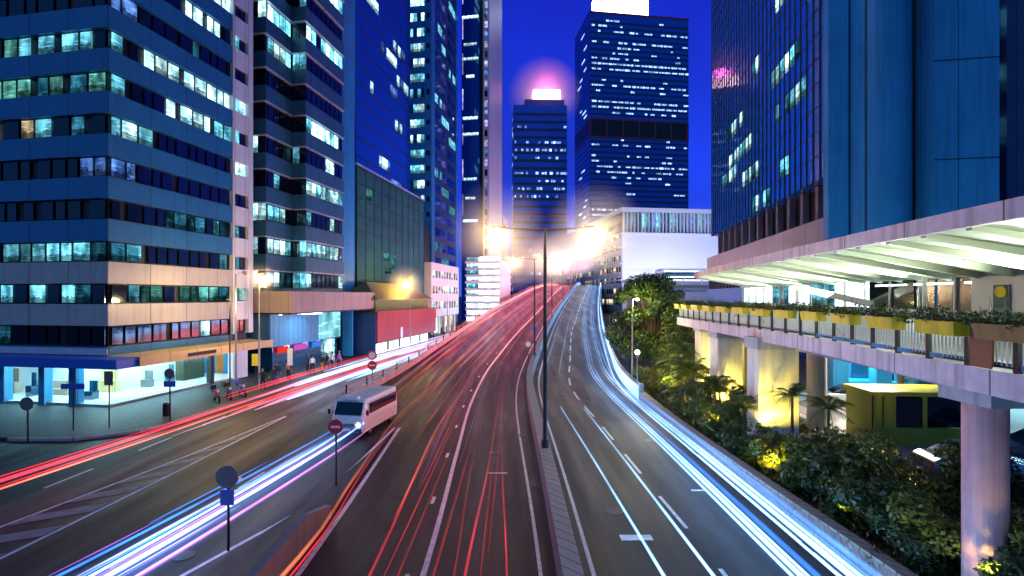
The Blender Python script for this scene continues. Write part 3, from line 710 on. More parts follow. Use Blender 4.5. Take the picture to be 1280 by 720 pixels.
# --- W: white building past the trees
Wb = Bld('white_building', 'broad white building with a finned top storey past the tree', 'building', 0, 0, rz=radians(7.4), world=(45.6, 205))
Wb.box('body', white_wall, 0, 62, 0, 90, 0, 33.5)
Wb.box('roof_slab', white_wall, -.6, 62.6, -.6, 90.5, 42.6, 44.2)
Wb.box('top_storey', dark_metal, .8, 61, 1.6, 90, 33.5, 42.6)
Wb.box('ledge', white_wall, -.4, 62.4, -.8, 90, 33.2, 33.9)
for x in frange(1, 60, 1.55):
    Wb.win('y', 1.2, x+.7, 38.1, 1.1, 8.2, rc.choice((lit_cyan, lit_dim, lit_blue)))
b = MB()
for x in frange(.6, 61, 1.55): b.box(x, x+.28, -.1, 1.5, 33.9, 42.6)
b.build('fins', white_wall, Wb.root)
for k in range(8):
    for y in frange(3, 86, 3.2): Wb.win('x', -.06, y, 5+4.6*k, 2.1, 2.2, rc.choice((dglass, dglass, lit_warm, lit_dim)), out=-1)
Wb.done()
for k in range(4): Wb.box('side_ledge', white_wall, -1.0, -.02, -.5, 60, 7+6.9*k, 7.5+6.9*k)
Wb.box('lower_canopy', white_wall, 2, 60, -7, -.1, 13.6, 14.4); Wb.box('lower_canopy', white_wall, 14, 60, -9, -.1, 17.2, 17.9)
Wb.box('lower_glazing', lit_dim, 16, 60, -6, -5.8, 14.4, 17.2); Wb.box('lower_base', concrete, 4, 60, -6, -.1, 0, 13.5)
light('SPOT', W2(58, 193)[0:2]+(15,), 34000, (.45,.50,1.), 1., target=(80, 208, 24), spot=120)
light('SPOT', (60, 180, 16), 30000, (.70,.72,1.), 1., target=(60, 208, 27), spot=130)
light('SPOT', (34, 196, 12), 12000, (1.,.75,.5), 1., target=(43, 228, 22), spot=110)

# footbridge across the far end, ahead of the white building
fb = empty('far_footbridge', (26, 128, 0), 0, 'white footbridge joining the ramp edge to the white building', 'footbridge')
b = MB(); b.box(8, 48, 0, 4, 8.6, 9.4); b.build('deck', white_wall, fb); b = MB(); b.box(8, 48, -.1, 0, 9.5, 10.5); b.build('side_panel', cream, fb)
b = MB(); b.box(8, 48, -.5, 4.5, 12.6, 13.1); b.build('roof', white_wall, fb)
for x in (12, 26, 40):
    b = MB(); b.box(x, x+.9, 1.4, 2.4, 0, 8.6); b.build('column', pale_concrete, fb)
for x in frange(8.5, 47, 5):
    b = MB(); b.box(x, x+.2, .05, .25, 10.5, 12.6); b.build('post', white_wall, fb)
b = MB(); b.box(9, 47, 1.9, 2.1, 12.45, 12.58); b.build('tube_light', tube_w, fb)

# --- R: blue glass tower on the right
R = Bld('office_tower', 'huge blue curtain wall tower with smooth piers over the walkway', 'office tower', 16.5, 38.4)
R.box('glass_body', rglass, 16.5, 40, 38.4, 77, 16.4, 82)
b = MB()
for v in frange(0, 38.6, 1.2): b.box(-.10, -.01, v-.03, v+.03, 16.3, 82)
for z in frange(16.4, 80, 1.85): b.box(-.05, -.005, 0, 38.6, z-.03, z+.03)
b.build('mullions', dark_metal, R.root)
rr = random.Random(4)
for z, a, c_ in ((24.6,43.3,50),(28.3,44.4,51.4),(32,55,57.5),(21,55,60),(17.4,52,58),(24.6,57,66),(28.3,60,68),(50,50,56),(48,60,66),(22.8,63,70),(35,48,49.5),(19.2,47,49),(32,41.2,43)):
    v = a
    while v < c_:
        v2 = 38.4+1.2*round((v-38.4)/1.2)
        if rr.random() < .9: R.win('x', 16.49, v2+.6, z+.0, .98, 1.6, rr.choice((lit_cyan, lit_white, lit_dim)), out=-1)
        v += 1.2
R.done()
R.box('recessed_floor', black, 17.8, 40, 39.6, 77, 13.4, 16.38)
for v in frange(40, 76, 3): R.box('recess_column', concrete, 17.2, 17.7, v, v+.5, 13.4, 16.36)
R.box('stone_band', mat('warm_stone', (.42,.36,.32), .4, var=.15, joint=2.4), 16.4, 40, 38.6, 80, 10.6, 13.4)
R.box('band_window_strip', dglass, 16.7, 40, 38.9, 80, 8.6, 10.6); R.box('lower_band', blue_panel, 16.4, 40, 38.6, 80, 5.2, 8.6)
for v in frange(39, 79, 1.6): R.box('band_mullion', concrete, 16.5, 16.69, v, v+.18, 8.6, 10.6)
# front piers
R.box('corner_pier', blue_panel, 15.7, 16.95, 37.6, 38.38, 5.2, 82)
b = MB(); pts = [(2.55+2.05*cos(a), -.1-1.5*sin(a)) for a in frange(0, pi, .2)]; b.prism(pts[::-1], 5.2, 82); b.build('round_pier', blue_panel, R.root)
R.box('recess_wall', dark_metal, 16.9, 21.4, 38.1, 38.38, 5.2, 82)
R.box('flat_pier', blue_panel, 21.35, 25.0, 36.2, 38.38, 5.2, 82)
R.box('slot', black, 25.0, 25.9, 37.7, 38.38, 5.2, 82)
for z in (17.6, 21.1, 24.7, 28.2, 32, 36): R.box('slot_window', lit_cyan, 25.1, 25.8, 37.6, 37.69, z, z+1.7)
R.box('side_wall', bluehoard, 25.9, 48, 36.9, 38.38, 5.2, 82)
for z in frange(10, 80, 6.4): R.box('joint', dark_metal, 21.33, 25.02, 36.17, 36.19, z, z+.05)
# ground level lobby below it
LB = Bld('lobby', 'teal lit glazed lobby at ground level behind the walkway columns', 'building', 17, 40)
LB.box('back_wall', blue_wall, 17, 45, 43.0, 43.4, .03, 5.1); LB.box('slab', concrete, 16.4, 48, 38.5, 80, 4.8, 5.18)
for u in (16.6, 19.4, 22.6): LB.box('pillar', dark_metal if u > 22 else blue_panel, u, u+1.0, 39, 40, .03, 4.8)
for i, u in enumerate(frange(17.8, 36, 1.9)): LB.box('glass_bay', (lit_cyan, tglass, lit_dim)[i % 3], u, u+1.1, 42.9, 42.98, .5, 4.0)
LB.box('plinth', blue_panel, 16.5, 22, 41.0, 42.8, .03, 1.2); LB.box('white_room', lit_hall, 24.8, 27.6, 42.85, 42.89, .4, 3.9)
for u in (18, 24, 30):
    x, y = W2(u, 40.6); LB.box('ceiling_lamp', tube_w, u-.6, u+.6, 40.2, 40.5, 4.7, 4.78)
    light('AREA', (x, y, 4.6), 700, (.35,.85,1.), sx=1.5, sy=1.)

# ------------------------------------------------------------------ elevated walkway on the right
WE = interp([(3,9.9),(9,10.3),(13.3,10.75),(18.6,11.6),(25,12.0),(32,12.3),(40,12.9),(46,14)])
CE = interp([(3,10.1),(10.2,10.6),(15.7,11.3),(25.5,12.75),(33,14),(42,15.8),(50,18)])
PE = interp([(3,16.2),(13,16.8),(20,17.8),(30,19.2),(40,20.6),(50,22.5)])
DZ = 5.95
pink_column = mat('pink_painted_concrete', (.70,.36,.34), .5, var=.2, scale=1.6, streak=.5, bump=.15)
wk = empty('elevated_walkway', (12, 20, 0), 0, 'covered concrete walkway with ribbed canopy above the shrubs', 'walkway')
def wpart(b, name, m): b.v = [(x-12, y-20, z) for x, y, z in b.v]; return b.build(name, m, wk)
def ribbon(name, m, fx0, fx1, y0, y1, z0, z1, step=1.5):      # closed strip between two plan curves; z may be pairs (left, right)
    zz0 = z0 if isinstance(z0, tuple) else (z0, z0); zz1 = z1 if isinstance(z1, tuple) else (z1, z1)
    ys = frange(y0, y1, step); b = MB(); vs = []
    for y in ys: vs += [(fx0(y), y, zz0[0]), (fx1(y), y, zz0[1]), (fx1(y), y, zz1[1]), (fx0(y), y, zz1[0])]
    fs = [(i*4+(j+1) % 4, i*4+j, (i+1)*4+j, (i+1)*4+(j+1) % 4) for i in range(len(ys)-1) for j in range(4)]+[(0,1,2,3), tuple(4*(len(ys)-1)+k for k in (3,2,1,0))]
    b.add(vs, fs); return wpart(b, name, m)
ribbon('deck', pale_concrete, lambda y: WE(y)+.25, PE, 3, 38, DZ-.35, DZ)
ribbon('fascia', pinkish, lambda y: WE(y)-.05, lambda y: WE(y)+.24, 3, 38, DZ-.52, DZ+.04)
ribbon('downstand', mat('downstand_concrete', (.35,.30,.30), .7), lambda y: WE(y)+1.5, lambda y: WE(y)+2.1, 3, 38, DZ-.95, DZ-.36)  # downstand in a darker concrete than the deck
ribbon('canopy_roof', green_soffit, lambda y: CE(y)+.12, lambda y: CE(y)+6.2, 3, 45, (9.32, 8.55), (9.44, 8.67))
ribbon('canopy_fascia', pinkish, lambda y: CE(y)-.08, lambda y: CE(y)+.11, 3, 45, 9.22, 9.66)
ribbon('canopy_beam', white_wall, lambda y: CE(y)+6.21, lambda y: CE(y)+6.5, 3, 45, 8.2, 8.8)
y = 4.
while y < 44.3:
    b = MB(); x0, x1 = CE(y)+.13, CE(y)+6.2; k = .28
    b.add([(x0, y, 9.16), (x1, y+.7, 8.22), (x1, y+.7, 8.54), (x0, y, 9.31), (x0, y+.16, 9.16), (x1, y+.86, 8.22), (x1, y+.86, 8.54), (x0, y+.16, 9.31)],
          [(0,1,2,3),(7,6,5,4),(0,4,5,1),(3,2,6,7),(0,3,7,4),(1,5,6,2)]); wpart(b, 'canopy_rib', green_soffit); y += 1.55
y = 5.
while y < 42:
    b = MB(); x = CE(y)+5.9; b.tube([(x, y, 8.12), (CE(y+2.4)+5.9, y+2.4, 8.12)], .035, 6); wpart(b, 'tube_light', tube_w); y += 3.
for yy in (9, 15, 21, 27, 33, 39): light('AREA', (CE(yy)+4.2, yy, 7.6), 330, (.92,1.,.78), target=(CE(yy)+2.6, yy, 9.5), sx=.5, sy=2.5)
# canopy posts
for yy in (8, 14.5, 21, 27.5, 34, 37.4):
    b = MB(); b.tube([(CE(yy)+5.4, yy, DZ), (CE(yy)+5.4, yy, 8.4)], .09, 10); wpart(b, 'canopy_post', white_wall)
# columns and crossheads
for i, (x, y, rx, sq) in enumerate(((11.35,11.9,.43,0),(12.7,24.2,.95,1),(13.2,30.5,.8,1),(14.3,36,.8,1),(15.8,16.5,.5,0),(17.2,28,.5,0))):
    b = MB()
    if sq: b.box(x-rx, x+rx, y-.6, y+.6, .0, DZ-.36)
    else: b.tube([(x, y, 0), (x, y, DZ-.36)], rx, 28)
    wpart(b, 'column', (pink_column if i == 0 else cream)); 
    b = MB(); b.box(x-rx-.1, x+rx+1.2, y-.7, y+.7, DZ-.9, DZ-.353); wpart(b, 'crosshead', pale_concrete)
b = MB(); b.box(12.6, 13.9, 26.9, 27.1, .1, 5.); wpart(b, 'yellow_panel', yellow_box)
# podium wall at the back of the walkway
pd = empty('podium_front', (18, 20, 0), 0, 'bright shopfront wall at walkway level beneath the blue tower', 'shopfront')
def ppart(name, m, y0, y1, z0, z1, off=0., th=.12):
    ys = frange(y0, y1, 1.); b = MB(); vs = []
    for y in ys: vs += [(PE(y)+off-18, y-20, z0), (PE(y)+off+th-18, y-20, z0), (PE(y)+off+th-18, y-20, z1), (PE(y)+off-18, y-20, z1)]
    b.add(vs, [(i*4+(j+1) % 4, i*4+j, (i+1)*4+j, (i+1)*4+(j+1) % 4) for i in range(len(ys)-1) for j in range(4)]+[(0,1,2,3), tuple(4*(len(ys)-1)+k for k in (3,2,1,0))])
    return b.build(name, m, pd)
brownglass = glass('brown_glass', (.10,.06,.04), .15)
ppart('dado_wall', white_wall, 5, 48, DZ, DZ+1.05, 0, .2)
ppart('head_wall', white_wall, 5, 48, 8.35, 9.4, .02, .2)
for a, c_, m in ((5,14.3,tglass),(14.4,16.3,bluehoard),(19.1,21.0,brownglass),(21.2,22.3,brownglass),(22.5,26.0,dglass),(26.1,29.5,lit_hall),(29.6,32.5,lit_cyan),(32.6,36,lit_hall),(36.1,39,lit_cyan),(39.1,47,lit_hall)):
    ppart('glazing', m, a, c_, DZ+1.06, 8.34, .08, .06)
ppart('white_pier', white_wall, 16.4, 19.0, DZ+1.06, 8.34, -.05, .2)
ppart('door', tglass, 17.2, 17.9, DZ+.1, 8.0, -.12, .05)
b = MB(); b.tube([(PE(17.5)-.2-18, 17.5-20, 7.75), (PE(17.5)-.14-18, 17.5-20, 7.75)], .2, 20); b.build('yellow_disc', yellow_box, pd)
for v in frange(5.2, 47.2, 2.1): ppart('mullion', b_trim, v, v+.1, DZ+1.06, 8.34, -.02, .08)
st_ = empty('stair_beam', (19, 30, 0), 0, 'white sloping stair beam behind the walkway shopfront rail', 'stair')
b = MB(); b.add([(-2.2,-2,7.95),(1.2,-5,6.75),(1.2,-5,7.1),(-2.2,-2,8.3),(-2.0,-1.8,7.95),(1.4,-4.8,6.75),(1.4,-4.8,7.1),(-2.0,-1.8,8.3)], [(0,1,2,3),(7,6,5,4),(0,4,5,1),(3,2,6,7),(0,3,7,4),(1,5,6,2)]); b.v = [(x-.9, y, z) for x, y, z in b.v]; b.build('beam', white_wall, st_)

# railing along the walkway edge
ral = empty('railing', (12, 20, DZ), 0, 'black railing with upright bars along the walkway edge', 'railing')
def rpart(b, name, m): b.v = [(x-12, y-20, z-DZ) for x, y, z in b.v]; return b.build(name, m, ral)
ys = frange(4, 37.8, 1.25)
for z, r_ in ((DZ+1.08, .035), (DZ+.14, .025)):
    b = MB(); b.tube([(WE(y)+.06, y, z) for y in ys], r_, 6); rpart(b, 'rail', dark_metal)
for i in range(len(ys)-1):
    y0, y1 = ys[i], ys[i+1]
    b = MB(); b.box(WE(y0)+.0, WE(y0)+.12, y0-.05, y0+.05, DZ+.04, DZ+1.18); rpart(b, 'post', dark_metal)
    b = MB()
    for k in range(1, 10):
        y = y0+(y1-y0)*k/10; b.box(WE(y)+.045, WE(y)+.07, y-.012, y+.012, DZ+.15, DZ+1.06)
    rpart(b, 'bars', b_trim)
    b = MB(); b.box(WE(y0)+.13, WE(y0)+.17, y0+.1, y1-.1, DZ+.1, DZ+.22); rpart(b, 'kick_plate', blue_panel)

# ------------------------------------------------------------------ foliage helpers
def leaves(b, blobs, n, size, rng, m_list, flat=.0):
    tot = sum(r[3]**2 for r in blobs)
    for (cx, cy, cz, r) in blobs:
        for _ in range(int(n*r*r/tot)):
            d = Vector((rng.gauss(0,1), rng.gauss(0,1), rng.gauss(0,1))).normalized()
            rad = r*(.55+.5*rng.random()**.6)
            p = Vector((cx, cy, cz))+Vector((d.x*rad, d.y*rad, d.z*rad*.85))
            if p.z < .05: continue
            s = size*rng.uniform(.6, 1.3)
            a = Vector((rng.gauss(0,1), rng.gauss(0,1), rng.gauss(0,.6))).normalized(); q = a.cross(d+Vector((0,0,.4))).normalized()
            b.add([p-a*s*.5, p+q*s*.28, p+a*s*.5, p-q*s*.28], [(0,1,2,3)], rng.choice(m_list))
def shrub(X, Y, h, w, label, mats, n=900, size=.16, seed=0, cat='shrub', name='shrub', group='shrubs on the bank beside the right lanes'):
    rng = random.Random(seed*7+3); o = empty(name, (X, Y, .1), rng.random()*6, label, cat, group)
    h *= 1.25; bl = [(rng.uniform(-.5,.5)*w, rng.uniform(-.5,.5)*w, h*rng.uniform(.2,.95), w*rng.uniform(.10,.30)) for _ in range(15)]; mats = [mats[0]]*2+mats; size *= rng.choice((.8,1.,1.35))
    b = MB(); leaves(b, bl, n, size, rng, mats); b.build('foliage', None, o)
    b = MB()
    for q in bl: b.tube([(0, 0, 0), (q[0]*.5, q[1]*.5, q[2]*.6), (q[0], q[1], q[2]+q[3]*.6)], [.05, .03, .012], 5)
    b.build('stem', bark, o); return o
def palm(X, Y, h, fr, label, seed, ln=1.5, tuft=1):
    rng = random.Random(seed); o = empty('palm', (X, Y, .1), 0, label, 'palm', 'palms on the planted bank')
    stems = [(rng.uniform(-.5,.5)*(tuft > 1), rng.uniform(-.5,.5)*(tuft > 1), h*rng.uniform(.65,1.) if tuft > 1 else h) for _ in range(tuft)]
    t = MB(); f = MB()
    for sx_, sy_, hh in stems:
        t.tube([(sx_*.3, sy_*.3, 0), (sx_*.7, sy_*.7, hh*.6), (sx_, sy_, hh)], [.09, .07, .05], 7)
        for k in range(fr):
            a = 2*pi*k/fr+rng.random()*.6; el = rng.uniform(.3, 1.25); l = ln*rng.uniform(.75, 1.15); P = []
            for i in range(11):
                q = i/10; P.append(Vector((sx_+cos(a)*l*q*cos(el)*(1+.2*q), sy_+sin(a)*l*q*cos(el)*(1+.2*q), hh+l*(q*sin(el)-1.0*q*q*(.85-.3*sin(el))))))
            m = rng.choice((leaf1, leaf2, leaf1)); f.tube(P, .012, 3, m, cap=False)
            sd = Vector((-sin(a), cos(a), 0))
            for i in range(1, 21):
                q = i/21; j = min(9, int(q*10)); c0 = P[j].lerp(P[j+1], q*10-j); dr = (P[j+1]-P[j]).normalized(); L_ = l*.32*sin(pi*min(1, q*.85+.15))**.7
                for s_ in (-1, 1):
                    tip = c0+sd*s_*L_*.85+dr*L_*.55+Vector((0, 0, -L_*.35)); w = dr*.022
                    f.add([c0-w, c0+w, tip+w*.2, tip-w*.2], [(0,1,2,3)], m)
    t.build('trunk', bark, o); f.build('crown', None, o); return o

# big tree by the parapet
rng = random.Random(42)
def tree(X, Y, h, blobs, n, size, label, mats, seed, z0=0.1):
    rng = random.Random(seed); o = empty('tree', (X, Y, z0), 0, label, 'tree')
    t = MB(); t.tube([(0,0,0), (.1,0,h*.25), (0,.1,h*.45)], [.28,.22,.17], 9)
    for (x, y, z, r) in blobs: t.tube([(0,.05,h*.4), (x*.5, y*.5, (z+h*.4)*.5), (x, y, z)], [.13,.08,.03], 6)
    t.build('trunk', bark, o); b = MB(); leaves(b, blobs, n, size, rng, mats); b.build('crown', None, o); return o
bl = []
for _ in range(72):
    a = rng.random()*2*pi; r_ = rng.random()**.5*2.6; z = rng.uniform(1.6, 8.7); k = max(.25, 1.1-.6*abs((z-5.0)/3.6)**2)
    bl.append((cos(a)*r_*k*1.25-.3, sin(a)*r_*k, z, rng.uniform(.45, 1.05)))
tree(12.3, 43.2, 9, bl, 30000, .24, 'large round leafed tree beside the rising road', [leaf1, leaf3, leaf3, leaf1], 5)
bl = [(rng.uniform(-1.4,1.4), rng.uniform(-1.4,1.4), rng.uniform(2,5.2), rng.uniform(.5,1.)) for _ in range(16)]
tree(13.6, 41.0, 6, bl, 7000, .22, 'smaller yellow lit tree in front of the round leafed tree', [leaf1, leaf2, leaf3], 6)
palm(13.4, 37.0, 3.6, 13, 'clump of palms in front of the large tree', 1, 2.0, 4)
palm(11.8, 33.0, 3.1, 13, 'dense dark palm clump beside the globe lamp', 2, 2.0, 4)
palm(11.9, 28.5, 2.9, 12, 'palm clump left of the yellow lit columns', 3, 1.8, 3)
palm(11.6, 24.6, 2.6, 11, 'slim palm against the pale yellow column', 4, 1.5, 2)
palm(12.6, 22.3, 3.0, 11, 'tall thin palm in front of the bright column', 5, 1.4)
palm(13.4, 21.0, 2.7, 11, 'short palm right of the bright column', 6, 1.3)
palm(14.1, 19.8, 1.9, 12, 'low palm in front of the bare forecourt', 7, 1.2, 2)
palm(10.9, 30.5, 2.0, 12, 'low dark palm just behind the brick wall', 8, 1.6, 2)
SH = [(12.0,34.5,2.4,2.2,'tall thicket shrub below the large tree by the globe lamp'),(13.2,31.5,2.3,2.0,'bushy shrub between the palm clumps and the far columns'),(10.9,38.0,1.6,2.0,'shrub just behind the white parapet end post'),(11.6,30.2,2.0,1.9,'yellow green shrub under the dense palm clump'),(12.0,26.4,1.9,1.7,'upright shrub left of the pale column'),
(10.6,27.5,1.3,1.8,'low shrub at the wall under the palm clump'),(10.7,25.2,1.1,1.6,'small shrub between palm clump and brick wall'),(10.8,23.,1.3,1.7,'yellowish shrub on the bank below the pale column'),
      (11.1,21.,1.4,1.8,'loose shrub at the foot of the slim palm'),(11.2,19.2,1.3,1.8,'shrub on the bank left of the bare forecourt'),(11.3,17.3,1.5,2.0,'broad shrub halfway down the bank'),
      (13.0,17.6,2.2,2.2,'tall bluish shrub in front of the yellow kiosk'),(12.6,15.5,2.0,2.3,'dark dense shrub before the kiosk'),(11.4,15.2,1.5,2.0,'shrub with yellow tips near the wall bend'),
      (11.6,13.3,1.6,2.1,'rounded shrub left of the pink column foot'),(14.3,15.0,2.2,2.2,'dark shrub between kiosk and pink column'),(10.6,13.4,1.1,1.4,'shrub above the brick wall near the corner'),
      (12.3,11.1,2.0,1.6,'leafy climber bush in front of the round pink column'),(13.6,11.7,1.7,2.0,'black green shrub right of the pink column'),(11.3,10.2,1.5,1.9,'near shrub under the pink column'),
      (10.4,9.6,1.1,1.6,'nearest low shrub over the end of the brick wall'),(14.6,12.9,1.6,2.2,'shrub at the far right edge under the walkway'),(12.8,19.6,1.4,1.9,'small shrub before the forecourt kerb')]
for i, (x, y, h, w, lab) in enumerate(SH):
    ml = ([leaf1, leaf3, leaf2], [leaf3, leaf1, leaf3], [leaf2, leaf1, leaf1])[i % 3]
    shrub(x, y, h, w, lab, ml, 2400 if y > 20 else 3800, .15 if i != 12 else .11, i)
b = MB(); rg = random.Random(9)                                  # ground cover
for _ in range(15000):
    y = rg.uniform(5, 45); x = rg.uniform(BW(min(y, 36))+.35, 17) if y < 34 else rg.uniform(RE(y)+.6, 18); s = rg.uniform(.05, .14); p = Vector((x, y, .12+rg.random()**2*.5))
    a = Vector((rg.gauss(0,1), rg.gauss(0,1), rg.gauss(0,1))).normalized(); q = a.cross(Vector((.1,.2,1))).normalized()
    b.add([p-a*s, p+q*s*.5, p+a*s, p-q*s*.5], [(0,1,2,3)], rg.choice((leaf1, leaf3, leaf2)))
tag(b.build('ground_cover', None), kind='stuff')
# yellow planters hung on the railing
order = ['first planter from the right, ochre and half cut by the picture edge', 'widest bright yellow planter, left of the red brown louvre', 'pale yellow planter next left of the widest one', 'planter third in the bright yellow row from the right',
         'fifth planter from the right on the railing', 'sixth planter from the right on the railing', 'seventh planter from the right on the railing', 'eighth planter from the right on the railing', 'ninth planter from the right on the railing',
         'tenth planter from the right on the railing', 'eleventh planter from the right on the railing', 'twelfth planter from the right on the railing', 'farthest small planter at the end of the railing']
for i, y in enumerate((10.2, 12.0, 14.2, 16.5, 18.8, 21.1, 23.4, 25.7, 28., 30.3, 32.6, 34.9, 36.9)):
    o = empty('planter', (WE(y)-.2, y, DZ+.72), -atan2(WE(y+1)-WE(y-1), 2), order[i], 'planter', 'planters hung along the walkway railing')
    b = MB(); w = .62; b.add([(-.16,-w,0),(.16,-w,0),(.16,w,0),(-.16,w,0),(-.2,-w-.03,.3),(.19,-w-.03,.3),(.19,w+.03,.3),(-.2,w+.03,.3)], [(3,2,1,0),(4,5,6,7),(0,1,5,4),(1,2,6,5),(2,3,7,6),(3,0,4,7)])
    b.box(-.215, .205, -w-.05, w+.05, .3, .335); b.build('box', ochre if i == 0 else yellow_box, o)
    b = MB(); rg = random.Random(i+50)
    leaves(b, [(rg.uniform(-.1,.12), t, .42+rg.uniform(-.05,.1), rg.uniform(.14,.26)) for t in frange(-.85, .85, .17)], 900, .09, rg, [leaf1, leaf2, leaf3])
    for _ in range(9):
        t = rg.uniform(-.8,.8); b.tube([(0,t,.4),(rg.uniform(-.12,.1),t+rg.uniform(-.1,.1),rg.uniform(.62,.95))], .006, 3, leaf2)
    b.build('plants', None, o)
o = empty('louvre_panel', (WE(11)+.02, 11.05, DZ+.1), -.12, 'red brown slatted panel fixed to the railing between two planters', 'panel')
b = MB()
for k in range(9): b.box(-.04, .02, -.26+.06*k, -.22+.06*k, 0, 1.0)
b.build('slats', rust, o); b = MB(); b.box(-.06, -.045, -.3, .3, -.04, 1.05); b.build('frame', rust, o)

# ------------------------------------------------------------------ lamps
WARM = (1., .66, .30)
def twin_lamp(y, label, power=900):
    x = C(y)-.03; z0 = Z(y)+.93
    o = empty('street_lamp', (x, y, z0), 0, label, 'street lamp', 'twin armed street lamps on the median')
    b = MB(); b.tube([(0,0,.0),(0,0,9.6)], [.11,.07], 10); b.tube([(0,0,0),(0,0,.35)], .17, 10); b.build('pole', dark_metal, o, smooth=False)
    b = MB(); b.tube([(-1.9,0,9.68),(0,0,9.58),(1.9,0,9.68)], .04, 8); b.build('arm', dark_metal, o)
    for s_ in (-1, 1):
        b = MB(); b.add([(s_*1.7,-.13,9.62),(s_*2.45,-.1,9.66),(s_*2.45,.1,9.66),(s_*1.7,.13,9.62),(s_*1.75,-.08,9.78),(s_*2.4,-.06,9.76),(s_*2.4,.06,9.76),(s_*1.75,.08,9.78)], [(0,1,2,3),(7,6,5,4),(0,4,5,1),(1,5,6,2),(2,6,7,3),(3,7,4,0)])
        h = b.build('lamp_head', dark_metal, o)
        b = MB(); b.ball((s_*2.1, 0, 9.56), .17, 12, sz=.7); b.build('bulb', bulb_warm, h)
        l = light('POINT', (x+s_*2.1, y, z0+9.3), power*(.8 if s_ < 0 else 1.15), WARM if s_ < 0 else (1.,.78,.5), .2)
    return o
for y, lab, p in ((21.9,'nearest twin armed lamp post in the middle of the roads',620),(49.5,'second twin armed lamp post behind the nearest one',620),(78,'third twin armed lamp post up the ramp',620),(104,'fourth twin armed lamp post up the ramp',620),(130,'fifth twin armed lamp post near the crest',620),(156,'sixth twin armed lamp post at the crest',620),(184,'farthest twin armed lamp post past the crest',620)):
    twin_lamp(y, lab, p)
def lamp1(x, y, h, arm, label, power=700, z=0., c=WARM, bulb=None, a2=0.):
    o = empty('street_lamp', (x, y, z), a2, label, 'street lamp', 'single street lamps')
    b = MB(); b.tube([(0,0,0),(0,0,h)], [.09,.05], 8); b.build('pole', grey_metal, o)
    b = MB(); b.tube([(0,0,h-.05),(arm*.5,0,h+.1),(arm,0,h+.08)], .035, 6); b.build('arm', grey_metal, o)
    b = MB(); b.box(min(arm*.75, arm*1.15), max(arm*.75, arm*1.15), -.12, .12, h+.1, h+.22); hd = b.build('lamp_head', grey_metal, o)
    b = MB(); b.ball((arm, 0, h+.03), .16, 10, sz=.7); b.build('bulb', bulb or bulb_warm, hd)
    if power:
        q = Vector((arm*cos(a2), arm*sin(a2), h-.25)); light('POINT', (x+q.x, y+q.y, z+q.z), power, c, .2)
    return o
x, y = W2(-28.4, 36); lamp1(-21.7, 39, 9.2, .7, 'thin unlit lamp post before the showroom canopy', 0, .13, bulb=grey_metal)
lamp1(-20.9, 41.0, 9.0, .3, 'glowing lamp over the brown canopy', 900, .13)
lamp1(-14.6, 71, 9.2, -.6, 'glowing yellow lamp in front of the shed roof', 1300, .13, c=(1.,.72,.15))
lamp1(-11.5, 88, 8.8, -.6, 'lamp beside the cream shop building', 700, .13)
lamp1(-7.5, 118, 10, .8, 'lamp in front of the stacked white floors', 800, 0)
lamp1(-3., 150, 14.5, .8, 'lamp above the far end of the left street', 900, 0)
lamp1(-20.5, 30.5, 6.8, -.5, 'street lamp at the showroom corner, head reflected in the glass', 750, .13) if False else None
xx, yy = W2(-27.2, 33); light('POINT', (xx, yy, 7.2), 1500, (1.,.72,.30), .2)
o = empty('wall_bracket_lamp', W2(-27.2, 33)+(0,), 0, 'bracket lamp over the tan canopy of the showroom', 'street lamp')
b = MB(); b.tube([(0,0,.13),(0,0,7.3)], [.06,.04], 8); b.build('pole', dark_metal, o); b = MB(); b.box(-.3,.05,-.08,.08,7.3,7.4); b.build('lamp_head', dark_metal, o)
lamp1(9.85, 40.6, 7.2, .4, 'lamp glowing in front of the large tree crown', 700, .1, c=(1.,.85,.35))
def globe(x, y, z, label):
    o = empty('globe_lamp', (x, y, z), 0, label, 'globe lamp', 'white globe lamps on short posts')
    b = MB(); b.tube([(0,0,0),(0,0,2.6)], .045, 8); b.tube([(0,0,2.45),(0,0,2.62)], .1, 10); b.build('post', grey_metal, o)
    b = MB(); b.ball((0,0,2.8), .2, 16); b.build('globe', bulb_globe, o, smooth=True); light('POINT', (x, y-.05, z+3.12), 380, (1.,.9,.6), .2)
globe(9.25, 36.6, .65, 'globe lamp at the near end of the white parapet'); globe(RE(52)+.6, 53, 2.2, 'globe lamp farther along the white parapet'); globe(10.6, 26.0, .12, 'globe lamp hidden low among the palms') if False else None
mistm = bpy.data.materials.new('lamp_halo_mist'); mistm.use_nodes = True; nt = mistm.node_tree  # small scattering balls added round the lamps for a soft halo
for n_ in list(nt.nodes):
    if n_.type != 'OUTPUT_MATERIAL': nt.nodes.remove(n_)
vs = N(nt, 'ShaderNodeVolumeScatter'); vs.inputs['Color'].default_value = (1,.9,.8,1)
tc = N(nt, 'ShaderNodeTexCoord'); ln = N(nt, 'ShaderNodeVectorMath', operation='LENGTH'); L(nt, tc.outputs['Object'], ln.inputs[0])
mr = N(nt, 'ShaderNodeMapRange'); mr.inputs[1].default_value = 0; mr.inputs[2].default_value = 1.3; mr.inputs[3].default_value = .22; mr.inputs[4].default_value = 0
L(nt, ln.outputs['Value'], mr.inputs[0]); L(nt, mr.outputs[0], vs.inputs['Density']); L(nt, vs.outputs[0], nt.nodes[0].inputs['Volume'])
mb0 = None
